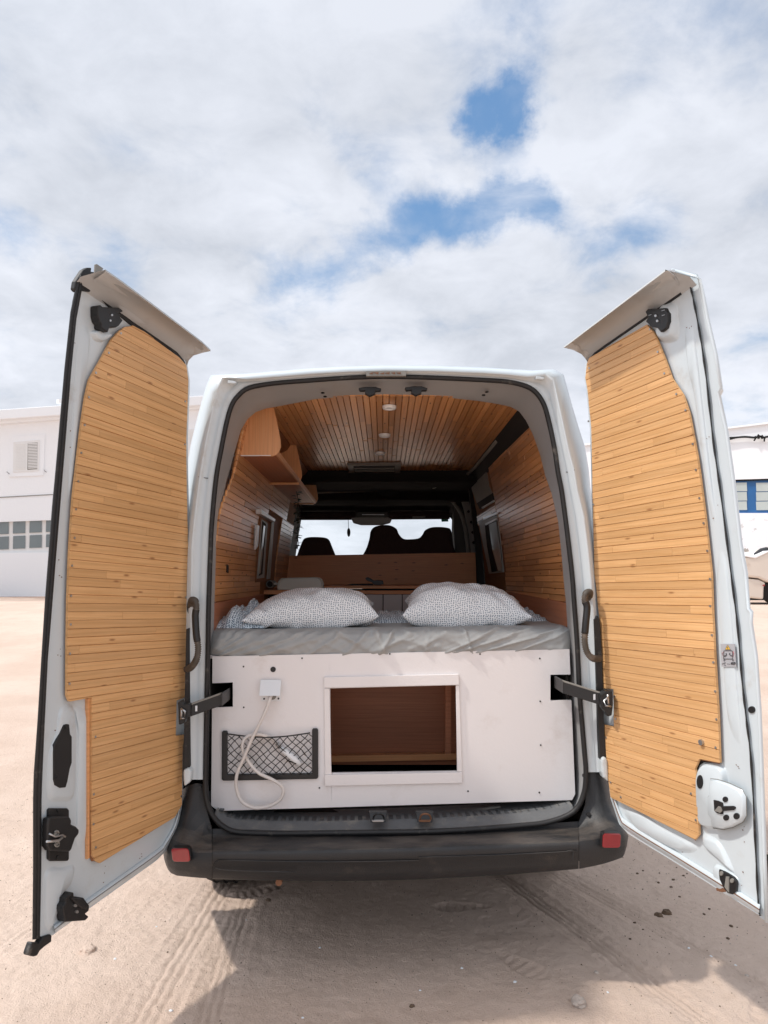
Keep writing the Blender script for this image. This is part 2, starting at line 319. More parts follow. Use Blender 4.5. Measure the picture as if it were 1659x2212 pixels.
def plaster(name, peel=False):
    m, N, L, B = newmat(name); g = N.new('ShaderNodeNewGeometry'); p = g.outputs['Position']
    c = mixc(N, L, ntex(N, L, p, .5, 6), (.84, .86, .88), (.88, .90, .92))
    c = mixc(N, L, ramp(N, L, ntex(N, L, p, 1.3, 8, .7, (1, 1, .35)), .6, .85, 0, .2), c, (.66, .65, .64))
    if peel:
        sp = N.new('ShaderNodeSeparateXYZ'); L.new(p, sp.inputs[0])
        lo = ramp(N, L, sp.outputs[2], 3.4, 4.6, 1, 0); k = ramp(N, L, ntex(N, L, p, 1.1, 7, .62), .56, .60)
        q = N.new('ShaderNodeMath'); q.operation = 'MULTIPLY'; L.new(lo, q.inputs[0]); L.new(k, q.inputs[1])
        c = mixc(N, L, q.outputs[0], c, (.40, .37, .34))
    L.new(c, B.inputs['Base Color']); B.inputs['Roughness'].default_value = .9; bump(N, L, B, ntex(N, L, p, 12, 6), .25, .02); return m
M['plaster'] = plaster('white_plaster'); M['plaster_peel'] = plaster('peeling_plaster', True)
M['blue'] = simple('blue_window_paint', (.02, .12, .32), .4, var=.2, scale=3)
M['pane'] = simple('pale_pane', (.50, .55, .53), .15, var=.15, scale=1.5)
M['blind'] = simple('white_shutter', (.78, .78, .77), .5, var=.04)
M['cream'] = simple('cream_paint', (.70, .62, .54), .5, var=.08, scale=2, dirt=(.5, .4, .33), dscale=3, dlo=.55, dhi=.85)
M['sticker'] = simple('grey_sticker', (.40, .40, .42), .5, var=.04); M['yellow'] = simple('warning_yellow', (.75, .45, .06), .5, var=.03)
M['ink'] = simple('sticker_ink', (.10, .10, .11), .6, var=.05); M['red_ink'] = simple('red_ink', (.55, .15, .17), .6, var=.05)
M['green'] = simple('green_sticker', (.02, .35, .24), .5, var=.1, scale=200)

# ================================================================== GROUND
def smooth(t): t = max(0, min(1, t)); return t*t*(3-2*t)
def ghill(y): return .82 * smooth((y - 9.0) / 13.0)
def gheight(x, y, fine=True):
    z = ghill(y)
    if fine:
        z += .018*mn.noise(Vector((x*1.1, y*1.1, 0))) + .005*mn.noise(Vector((x*4.1, y*4.1, 3))) + .005*mn.noise(Vector((x*11, y*11, 7))) + .0035*mn.noise(Vector((x*30, y*30, 9))) + .003*max(0, mn.noise(Vector((x*60, y*60, 11))))
        # tyre tracks : (x at y=2.5, slope dx/dy, half width, tread)
        for (x0, sl, hw, dp, wig) in TR:
            d = (x - (x0 + sl*(y-2.5) + wig*math.sin(y*1.3)))
            if abs(d) < hw + .05:
                e = smooth((hw + .03 - abs(d)) / .04); z -= dp*e
                wob = .5 + .5*mn.noise(Vector((x*5, y*5, 20)))
                lug = max(0, math.sin(y*115)) if abs(d) > hw*.66 else 0
                z += e*wob*.006*lug
                for k_ in (-1, 0, 1):
                    q_ = (d - k_*hw*.42 + .006*(abs(((y*14) % 2) - 1) - .5))/.0075
                    if abs(q_) < 2.5: z -= (.003 + .009*wob)*(dp/.006)*math.exp(-q_*q_)*e
                z += dp*.4*smooth(1 - abs(abs(d) - hw - .02)/.02)
        for (fx, fy, fa) in FT:
            dx, dy = x-fx, y-fy; a = dx*math.cos(fa)+dy*math.sin(fa); b = -dx*math.sin(fa)+dy*math.cos(fa)
            w = .045 + .012*math.sin(a*18)
            q = (a/.125)**2 + (b/w)**2
            if q < 2.2: z += -.006*smooth((1.25-q)/.5) + .003*smooth(1-abs(q-1.55)/.5) + (.003*math.sin(a*150) if q < 1 else 0)
    return z
TR = [(-.60, -.05, .075, .0035, .02), (1.25, -.40, .075, .006, .01), (1.72, -.50, .07, .005, .01), (-.85, .02, .09, .0042, .0),
      (-1.75, .22, .08, .003, .04)]
FT = []
rf = random.Random(3)
for k in range(20): FT.append((rf.uniform(-2.2, 1.9), rf.uniform(2.5, 6.4), rf.uniform(0, 6.28)))
def ground():
    xs = list(np.arange(-3.2, -2.2, .02)) + list(np.arange(-2.2, 2.0, .0070)) + list(np.arange(2.0, 2.61, .02)); ys = list(np.arange(2.3, 2.7, .02)) + list(np.arange(2.7, 4.6, .0092)) + list(np.arange(4.6, 5.2, .018))
    ex = [-400, -150, -70, -40, -26, -18, -13, -10, -8, -6.8, -5.8, -5, -4.4, -3.9, -3.5]; ey = [-60, -20, -5, 0, 1, 1.6, 2.0]
    X = ex + xs + [2.8, 3.1, 3.5, 4, 4.6, 5.4, 6.4, 7.5, 9, 11, 14, 18, 24, 32, 45, 70, 150, 400]
    Y = ey + ys + [5.2+.03*k*(1+.05*k) for k in range(1, 48)] + [11, 12, 13, 14, 15.5, 17, 19, 21, 23, 26, 30, 36, 50, 80, 160, 400, 900]
    nx, ny = len(X), len(Y); co = np.zeros((ny, nx, 3), dtype=np.float32)
    for j, y in enumerate(Y):
        for i, x in enumerate(X):
            f = (-3.6 < x < 3.2 and 2.0 < y < 11)
            co[j, i] = (x, y, gheight(x, y, f))
    idx = np.arange(nx*ny).reshape(ny, nx)
    q = np.stack([idx[:-1, :-1], idx[:-1, 1:], idx[1:, 1:], idx[1:, :-1]], -1).reshape(-1, 4)
    me = bpy.data.meshes.new('ground'); me.vertices.add(nx*ny); me.vertices.foreach_set('co', co.ravel())
    me.loops.add(q.size); me.loops.foreach_set('vertex_index', q.ravel().astype(np.int32)); me.polygons.add(len(q))
    me.polygons.foreach_set('loop_start', np.arange(0, q.size, 4, dtype=np.int32)); me.polygons.foreach_set('use_smooth', np.ones(len(q), dtype=bool))
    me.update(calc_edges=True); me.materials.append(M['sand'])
    o = bpy.data.objects.new('ground', me); COL.objects.link(o); tag(o, kind='structure')
ground()

# ================================================================== BUILDINGS
def bld_left():
    t = thing('building', 'white two storey building with louvred shutters and garage windows behind the left van door', 'building')
    p0 = P(60, 1290, 31); n = Vector((.30, -.954, 0)).normalized()
    q = lambda u, v, o=0: R(u, v, p0 + n*o, n)
    def quad(pts, off, dep, name, mat, par, bev=0):
        return MB().prism([q(u, v, off) for u, v in pts], -n*dep).build(name, mat, par, bev)
    # wall with garage window openings left real : strips around the glazed band
    quad([(-420, 915), (560, 862), (560, 1108), (-420, 1142)], 0, .35, 'upper_wall', M['plaster'], t)
    quad([(-420, 1197), (560, 1190), (560, 1330), (-420, 1330)], 0, .35, 'lower_wall', M['plaster'], t)
    quad([(-420, 1142), (-60, 1130), (-60, 1194), (-420, 1197)], 0, .35, 'lower_wall', M['plaster'], t)
    quad([(150, 1121), (560, 1108), (560, 1190), (150, 1193)], 0, .35, 'lower_wall', M['plaster'], t)
    # cornice : two steps
    quad([(-420, 912), (0, 884.5), (560, 846), (560, 866), (0, 906), (-420, 935)], .55, .9, 'cornice', M['plaster'], t, .03)
    quad([(-420, 936), (0, 907), (560, 867), (560, 873), (0, 915), (-420, 944)], .28, .3, 'cornice', M['plaster'], t, .03)
    quad([(-420, 1098), (0, 1073.6), (120, 1067), (560, 1043), (560, 1044.5), (120, 1068.5), (0, 1075.2), (-420, 1100)], .03, .05, 'string_course', M['greytrim'], t)
    MB().disc(q(130, 868, .3), Vector((0, 0, 1)), .14, .08).build('roof_vent', M['plaster'], t)
    # shuttered windows
    def shutter(dx, dy):
        w = quad([(24+dx, 943+dy), (97+dx, 938+dy), (94+dx, 1027+dy), (20+dx, 1030+dy)], .05, .08, 'window_surround', M['plaster'], t)
        quad([(29+dx, 955+dy), (86+dx, 950+dy), (84+dx, 1017+dy), (28+dx, 1020+dy)], .08, .06, 'frame', M['blind'], w)
        for (a, b, fill) in ((33, 54.5, M['blind']), (60, 81, M['greytrim'])):
            quad([(a+dx, 957+dy), (b+dx, 955.5+dy), (b-.6+dx, 1013.5+dy), (a-1+dx, 1015+dy)], .085, .02, 'louvre_backing', fill, w)
            for k in range(17):
                v = 958.5 + 3.3*k + dy - (.04*(a-33))
                quad([(a+.5+dx, v), (b-.5+dx, v-.9), (b-.5+dx, v+1.2), (a+.5+dx, v+2.0)], .10, .02, 'slat', M['blind'], w)
    shutter(0, 0); shutter(376, -27)
    # garage windows
    gw = quad([(-62, 1130), (152, 1121), (152, 1193), (-62, 1195)], -.13, .05, 'garage_door', M['blind'], t)
    for i in range(5):
        x0 = -44 + 35.7*i
        for r in range(2):
            y0 = 1126.5 + 33*r - .05*(x0)
            quad([(x0+1, y0), (x0+27.5, y0-1.2), (x0+27, y0+26.5), (x0+.3, y0+27.5)], -.09, .06, 'pane', M['glass_dark'], gw)
            if False: pass
    for (u, v) in ((17, 1021), (97, 1017)):
        MB().tube([q(u-2, v-2, .1), q(u, v, .22), q(u+3, v+3, .1)], .02, 6).build('shutter_hook', M['steel'], t)
    # side + roof so that it is a volume
    a = q(560, 862); b = q(-420, 915)
    d = -n*9
    MB().prism([a, a + d, Vector((a.x+d.x, a.y+d.y, .2)), Vector((a.x, a.y, .2))], n.cross(Vector((0, 0, 1)))*.3).build('side_wall', M['plaster'], t)
bld_left()
def bld_right():
    t = thing('building', 'white building with blue framed window and peeling plaster behind the right van door', 'building')
    p0 = P(1600, 1290, 33); n = Vector((-.34, -.94, 0)).normalized(); q = lambda u, v, o=0: R(u, v, p0 + n*o, n)
    def quad(pts, off, dep, name, mat, par, bev=0):
        return MB().prism([q(u, v, off) for u, v in pts], -n*dep).build(name, mat, par, bev)
    quad([(1120, 977), (1400, 945), (1570, 925), (2100, 860), (2100, 1020), (1574, 1036.5), (1120, 1055)], 0, .4, 'upper_wall', M['plaster_peel'], t)
    quad([(1120, 1110), (1574, 1108.2), (2100, 1108), (2100, 1330), (1120, 1330)], 0, .4, 'lower_wall', M['plaster_peel'], t)
    quad([(1120, 1055), (1574, 1036.5), (1574, 1108.2), (1120, 1110)], 0, .4, 'lower_wall', M['plaster_peel'], t)
    quad([(1780, 1030), (2100, 1020), (2100, 1108), (1780, 1108)], 0, .4, 'lower_wall', M['plaster_peel'], t)
    quad([(1120, 975), (1400, 943), (1570, 923), (2100, 858), (2100, 862), (1570, 927), (1400, 947), (1120, 979)], .12, .2, 'parapet_edge', M['plaster'], t, .02)
    for k in range(3):
        x = 1556 + 58.5*k
        w = quad([(x+8, 1036.5), (x+66.5, 1034.5), (x+66.5, 1108.3), (x+8, 1108.3)], -.12, .08, 'window_frame', M['blue'], t)
        for r in range(3):
            y0 = 1043 + 20.3*r
            quad([(x+18.5, y0), (x+57, y0-.8), (x+58, y0+18), (x+19.5, y0+18.5)], -.09, .05, 'pane', M['pane'], w)
    quad([(1574, 1034), (1790, 1028.5), (1790, 1033), (1574, 1039.5)], -.02, .1, 'lintel', M['dark'], t)
    pts = [(1480, 952), (1530, 949), (1571, 946), (1590, 945), (1610, 943.5), (1631, 945), (1640, 942), (1650, 945.5), (1659, 943), (1700, 941), (1800, 930)]
    MB().tube(spline([q(u, v, .12) for u, v in pts], 4), .045, 6).tube(spline([q(u, v+(4 if i < 3 else 1), .15) for i, (u, v) in enumerate(pts)], 4), .03, 6).build('cable', M['dark'], t)
    m = MB()
    for k in range(16):
        u = 1630 + rf.uniform(0, 24); v = 945 + rf.uniform(-3, 4); m.tube([q(u, v, .1), q(u+rf.uniform(-5, 5), v+rf.uniform(-4, 4), .2)], .035, 5)
    m.build('cable_tangle', M['dark'], t)
    a = q(1120, 977)
    MB().prism([a, a - n*8, Vector((a.x-n.x*8, a.y-n.y*8, .2)), Vector((a.x, a.y, .2))], Vector((-.3, .1, 0))).build('side_wall', M['plaster'], t)
bld_right()
def car():
    t = thing('parked_vehicle', 'cream vehicle nose with a dark tarpaulin parked by the peeling building at right', 'vehicle')
    Y = 21.5; g = ghill(Y)
    prof = [(1606, 1203), (1632, 1204.5), (1660, 1191), (1740, 1172), (1900, 1170), (1960, 1180), (2000, 1210)]
    low = [(1611, 1246), (1640, 1249), (1660, 1258), (1740, 1255), (1900, 1255), (1960, 1252), (2000, 1250)]
    rows = []
    for off, sq in ((0, 0), (-.12, 3), (.25, 0), (1.3, 0), (1.75, 0)):
        pass
    front = [P(u, v, Y) for u, v in prof] + [P(u, v, Y) for u, v in low[::-1]]
    MB().prism(front, (0, 1.7, 0)).build('body', M['cream'], t, .06)
    lowb = [(1612, 1249), (1640, 1252), (1655, 1259), (1651, 1268), (1650, 1295), (1614, 1291)]
    MB().prism([P(u, v, Y+.05) for u, v in lowb], (0, 1.6, 0)).build('bumper', M['cream'], t, .05)
    lowc = [(1700, 1258), (1990, 1254), (1980, 1292), (1702, 1297)]
    MB().prism([P(u, v, Y+.05) for u, v in lowc], (0, 1.6, 0)).build('side_panel', M['cream'], t, .05)
    MB().prism([P(u, v, Y-.02) for u, v in [(1609, 1202), (1632, 1206.5), (1662, 1192), (1662, 1189), (1632, 1202.5), (1610, 1200)]], (0, 1.76, 0)).build('rim_strip', M['trim'], t, .01)
    c = P(1676, 1272, Y+.2)
    for dx in (0, 3.6):
        m = MB(); rr = .36; cc = Vector((c.x+dx, c.y, g+rr))
        rows = [[cc + Vector((math.cos(a)*r, y, math.sin(a)*r)) for a in arc(28)] for (r, y) in ((.05, 0), (.2, 0), (.22, .02), (rr-.03, 0), (rr, .04), (rr, .2), (rr-.03, .24))]
        m.grid(rows, 0, True, True).build('wheel', M['tyre'], t)
    MB().box((c.x-.9, Y+.15, g+.12), (c.x+4.2, Y+1.5, g+.6)).build('underbody', M['dark'], t)
    m = MB(); rows = []
    for i in range(9):
        a = i/8; rows.append([P(1628+110*a, 1198-12*math.sin(math.pi*min(1, a*1.6+.12))*(1+.2*math.sin(9*a)) - 22*a*.6, Y+.1+.9*b) + Vector((0, 0, -.35*(2*b-1)**2 + .04*mn.noise(Vector((a*9, b*9, 0))))) for b in [k/6 for k in range(7)]])
    m.grid(rows).build('tarpaulin', M['black'], t)
    MB().disc(P(1649.5, 1264.5, Y-.03), (0, -1, 0), .025, .02, 12).build('lamp', M['reflector'], t)
car()

# ================================================================== THE VAN
van = thing('camper_van', 'white camper van with both rear doors wide open showing pine boarding and a bed', 'camper van')
# stations around the rear opening : seal centre line S and end of the inner reveal RV, in photo points lying on real planes
S = [(443.8,1684),(445.3,1593),(446.8,1502),(449,1410),(451,1300),(455,1180),(458,1125),(467,1032),(479,965),(489.7,912),(500,877),(513.7,856),(538,838),(593,828),(673,821.5),(753.6,816),(833.6,813.5),(938,816),(1045,821),(1098,825),(1138,835),(1160,850.6),(1176,877),(1187,917),(1198,970),(1205,1018),(1213.5,1062),(1222,1125),(1230,1190),(1236.5,1250),(1240,1300),(1246,1380),(1252,1500),(1257,1560),(1262,1620),(1265.5,1668),(1260.5,1716),(1238,1754),(1183.7,1776),(1119.7,1783.5),(1023.7,1791),(927.7,1796),(831.7,1797.5),(709.7,1799),(588,1800),(512,1796.7),(481.8,1784.6),(460.5,1763),(446.8,1730)]
RV = [(452,1684),(454,1593),(456,1502),(457,1410),(460,1300),(463.5,1180),(467,1125),(477,1032),(490,972),(506,915),(522,889),(540,874),(562,866),(600,860.5),(680,856),(760,851.5),(833,850),(935,852),(1040,856),(1085,857),(1115,862),(1135,873),(1150,893),(1166,925),(1182,970),(1192,1018),(1200,1062),(1209,1125),(1216,1190),(1221,1250),(1226,1300),(1231,1380),(1236,1500),(1238.5,1560),(1241,1620),(1243,1668),(1243,1716),(1236,1739),(1183,1752),(1120,1760),(1024,1767),(928,1772),(832,1775),(710,1778),(588,1778),(512,1774),(485,1768),(466,1752),(456,1730)]
NT = 36   # stations 0..35 are sides and top
C1 = [(407,1684),(408,1593),(409,1502),(410,1410),(411,1300),(413,1180),(418,1125),(430,1032),(441,964),(452,912),(460,872),(466,848),(479,814.5),(532,818.5),(673,806.6),(753,802.3),(833,800),(938,801),(1045,805),(1098,808.5),(1140,812.5),(1179,806.5),(1196,816),(1213,895),(1229,970),(1241,1014),(1248,1058),(1262,1112),(1272,1190),(1278,1250),(1282,1300),(1288,1380),(1296,1500),(1300,1560),(1304,1620),(1306,1668)]
C2 = [(s[0]+(c[0]-s[0])*.52, s[1]+(c[1]-s[1])*.52) for s, c in zip(S, C1)]
C0 = [(384,1684),(384,1593),(384,1502),(384,1410),(385,1300),(388,1180),(392,1125),(400,1032),(411,964),(424,912),(437,868),(444,842),(455,819),(532,816),(673,804.5),(753,800.5),(833,798.5),(938,799.5),(1045,803),(1098,806.5),(1150,808),(1192,805),(1217,818),(1236,880),(1264,965),(1272,1014),(1276,1058),(1284,1112),(1292,1190),(1297,1250),(1300,1300),(1304,1380),(1310,1500),(1313,1560),(1316,1620),(1318,1668)]
def ring(L_, Y): return [P(u, v, Y) for u, v in L_]
YS = 3.10
def body():
    m = MB()
    outer = ring(C0, 3.36); rows = [ring(C0, 3.36), [(a+b)/2 + Vector((0, -.06, .0)) + ((a-b)*.18 if i not in range(13, 21) else Vector((0, 0, .004))) for i, (a, b) in enumerate(zip(ring(C0, 3.36), ring(C1, 3.05)))], ring(C1, 3.05), ring([(c[0]+(s[0]-c[0])*.12, c[1]+(s[1]-c[1])*.12) for c, s in zip(C1, S)], 3.055), ring(C2, 3.095), ring([(c[0]+(s[0]-c[0])*.2, c[1]+(s[1]-c[1])*.2) for c, s in zip(C2, S)], 3.085), ring([(c[0]+(s[0]-c[0])*.96, c[1]+(s[1]-c[1])*.96) for c, s in zip(C2, S)][:NT], 3.10)]
    m.grid([r[:NT] for r in rows]).build('rear_frame', M['white'], van)
    # corner bumps at the roof ends
    # reveal
    m = MB(); a = ring(S, 3.105); b = ring(RV, 3.26); mid = [p.lerp(q, .5) + Vector((0, .0, 0)) for p, q in zip(a, b)]
    midd = []
    cx = .025; cz = 1.5
    for p in mid: midd.append(p + Vector(((p.x-cx)*.012, -.012, (p.z-cz)*.014)))
    inner2 = [q + Vector((0, .03 + .12*smooth((q.z-1.84)/.25)*smooth((abs(q.x-.03)-.26)/.30), 0)) for q in b]
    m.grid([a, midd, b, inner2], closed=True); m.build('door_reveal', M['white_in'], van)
    # rubber seal
    loop = [Vector(p) for p in ring(S, 3.092)]
    m = MB().tube(spline(loop, 4, True), (.0105, .013), 10, 0, True, flat=(0, 1, 0))
    m.build('opening_seal', M['rubber'], van)
    # shell forwards with right and left side windows left open
    ys = [3.36, 3.8, 4.3, 4.72, 4.98, 5.55, 5.98, 6.4, 6.9]
    base = [Vector(p) for p in outer[:NT]]
    def sec(y):
        out = []
        for p in base:
            k = (y-3.36); out.append(Vector((p.x + (.0 if abs(p.x) < .6 else math.copysign(min(.03, .02*k), p.x)), y, p.z)))
        l, r = out[0], out[-1]
        return [Vector((l.x, y, .46))] + out + [Vector((r.x, y, .46))]
    rows = [sec(y) for y in ys]; n = len(rows[0]); m = MB(); vs = [p for r in rows for p in r]; fs = []
    for i in range(len(rows)-1):
        for j in range(n-1):
            zc = (rows[i][j].z + rows[i][j+1].z)/2; xc = rows[i][j].x
            if xc > .6 and 4.9 < ys[i] < 5.9 and 1.42 < zc < 2.0: continue
            if xc < -.6 and 4.7 < ys[i] < 5.5 and 1.42 < zc < 2.0: continue
            fs.append((i*n+j, i*n+j+1, (i+1)*n+j+1, (i+1)*n+j))
    m.add(vs, fs, None, 0, True).build('body_shell', M['white'], van)
    # cab front : ring round the windscreen opening at Y=7.8
    YW = 7.0
    op = [(628,1215),(628,1130),(632,1123.5),(746,1123.4),(855,1121.5),(950,1116.5),(971,1116.5),(977.5,1124),(979,1152),(981.5,1185),(984,1215)]
    hole = [P(u, v, YW) for u, v in op]; hole[0].z = 1.35; hole[-1].z = 1.35
    big = [Vector((-.95, YW+.1, 1.3)), Vector((-.95, YW, 1.9)), Vector((-.86, YW-.1, 2.28)), Vector((-.5, YW-.3, 2.5)), Vector((-.1, YW-.3, 2.52)), Vector((.4, YW-.3, 2.52)), Vector((.7, YW-.3, 2.48)), Vector((.92, YW-.1, 2.3)), Vector((.98, YW, 2.0)), Vector((1.0, YW, 1.8)), Vector((1.0, YW+.1, 1.3))]
    MB().grid([hole, big]).build('windscreen_surround', M['headliner'], van)
    gl = MB().add([p + Vector((0, .02, 0)) for p in hole], [tuple(range(len(hole)))]).build('windscreen', M['glass'], van)
    # cab roof and hood outside
    r = rows[-1]
    MB().grid([r, [Vector((p.x*.97, 6.95, min(p.z, 2.50))) for p in r]]).build('cab_roof', M['white'], van)
    MB().grid([[Vector((x, y, z)) for x in (-.93, -.4, .45, .98)] for (y, z) in ((7.1, 1.32), (7.7, 1.15), (7.95, .95), (8.0, .35))]).build('bonnet', M['white'], van)
    MB().box((-.93, 6.85, .46), (-.90, 7.95, 1.3)).build('cab_side', M['white'], van); MB().box((.95, 6.85, .46), (.98, 7.95, 1.3)).build('cab_side', M['white'], van)
    MB().box((-.80, 3.16, .40), (.86, 7.9, .50)).build('underbody', M['dark'], van)
    MB().box((-.93, 3.40, .46), (-.905, 6.85, .6)).build('rocker', M['black'], van); MB().box((.955, 3.40, .46), (.98, 6.85, .6)).build('rocker', M['black'], van)
    # header badge recess
    MB().prism([P(u, v, 3.045) for u, v in [(791, 801.5), (877, 800.5), (877, 811.5), (791, 812)]], (0, .02, 0)).build('lamp_recess', M['greytrim'], van)
    mm = MB()
    for a in range(6): mm.prism([P(796+12*a+rf.uniform(-3, 3), 805+rf.uniform(-1, 2), 3.042), P(806+12*a, 804, 3.042), P(805+12*a, 808, 3.042)], (0, .004, 0))
    mm.build('dirt_flakes', M['rust'], van); 
    # seam line on the corner and slots
    mm = MB()
    mm.tube([P(429, 1030, 3.05), P(447, 1033, 3.088), P(461, 1032.5, 3.098)], .0016, 5)
    mm.tube([P(1208, 1018.5, 3.098), P(1228, 1020, 3.088), P(1241, 1015, 3.05)], .0016, 5)
    mm.build('body_seam', M['ink'], van)
    for (u, v, Y) in ((433.5, 1053, 3.07), (424, 1109, 3.07), (420, 1168, 3.07), (1242, 1042, 3.07), (1254, 1101, 3.07), (1262, 1160, 3.07)):
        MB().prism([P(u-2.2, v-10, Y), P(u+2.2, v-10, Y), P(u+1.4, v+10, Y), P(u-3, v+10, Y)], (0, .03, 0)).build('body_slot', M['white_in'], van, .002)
    # plastic corner nubs at roof ends
    for (u, v, s) in ((500, 824, -1), (1166, 815, 1)):
        MB().prism([P(u-9*1, v+4, 3.05), P(u+8, v+5, 3.05), P(u+11, v+1, 3.05), P(u+2, v-2, 3.05), P(u-8, v-3, 3.05)], (0, .02, 0)).build('roof_seam_cap', M['white'], van, .003)
    for (u, v) in ((799, 843), (899, 842)):
        m = MB().prism([P(u+a, v+b, 3.14) for a, b in [(-25, -5), (-14, -7), (-8, -8), (12, -8), (18, -6), (25, -4), (23, 1), (12, 1), (11, 8), (6, 9), (0, 12), (-6, 9), (-11, 7), (-10, 0), (-22, 1)]], (0, .03, 0))
        m.build('striker', M['black'], van, .003)
    for (u, v) in ((697, 848), (702, 856), (1052, 846), (1045, 853)):
        MB().prism([P(u+4*math.cos(a), v+1.6*math.sin(a), 3.19) for a in arc(12)], (0, .01, 0)).build('frame_hole', M['dark'], van)
body()
# ---- sill, bumper
def sill():
    m = MB()
    bot = list(range(36, 49))   # stations of the lower edge
    a = [P(*RV[i], 3.17) for i in range(37, 48)]
    back = [Vector((p.x, 3.34, p.z + .004)) for p in a]; lipf = [P(*S[i], 3.105) for i in range(37, 48)]
    up = [p + Vector((0, 0, .001)) for p in a]
    m.grid([back, up, [p + Vector((0, -.02, -.012)) for p in a], lipf])
    o = m.build('loading_sill', M['sill'], van)
    # anti slip treads
    for k in range(46):
        u = 478 + 16.4*k
        if 795 < u < 842 or 895 < u < 940: pass
        f = (u-460)/780; v0 = 1763 - 24*f; 
        xa = P(u, v0, 3.25).x; zz = np.interp(xa, [p.x for p in a][::-1], [p.z for p in a][::-1]) + .003
        q = [Vector((xa, 3.25, zz)), Vector((xa+.019, 3.25, zz)), Vector((xa+.021, 3.19, zz)), Vector((xa+.002, 3.19, zz))]
        if 784 < u < 1236 or True: MB().prism(q, (0, 0, -.006)).build('tread', M['tread'], o, .001)
    for (u, v, rusty) in ((818, 1766, 0), (919, 1766, 1)):
        b = MB().prism([P(u-21, v-11, 3.15), P(u+18, v-11, 3.15), P(u+15, v+11, 3.12), P(u-18, v+11, 3.12)], (0, .03, 0)).build('striker_plate', M['black'], o, .002)
        pts = [P(u-12, v+4, 3.11), P(u-9, v-5, 3.10), P(u, v-8, 3.095), P(u+9, v-5, 3.10), P(u+12, v+4, 3.11)]
        MB().tube(spline(pts, 4), .004, 6).build('striker_loop', M['rust'] if rusty else M['black'], o)
        MB().prism([P(u-15, v+6, 3.10), P(u+12, v+6, 3.10), P(u+10, v+10, 3.10), P(u-13, v+10, 3.10)], (0, .01, 0)).build('striker_lip', M['rust'] if rusty else M['steel'], o, .001)
sill()
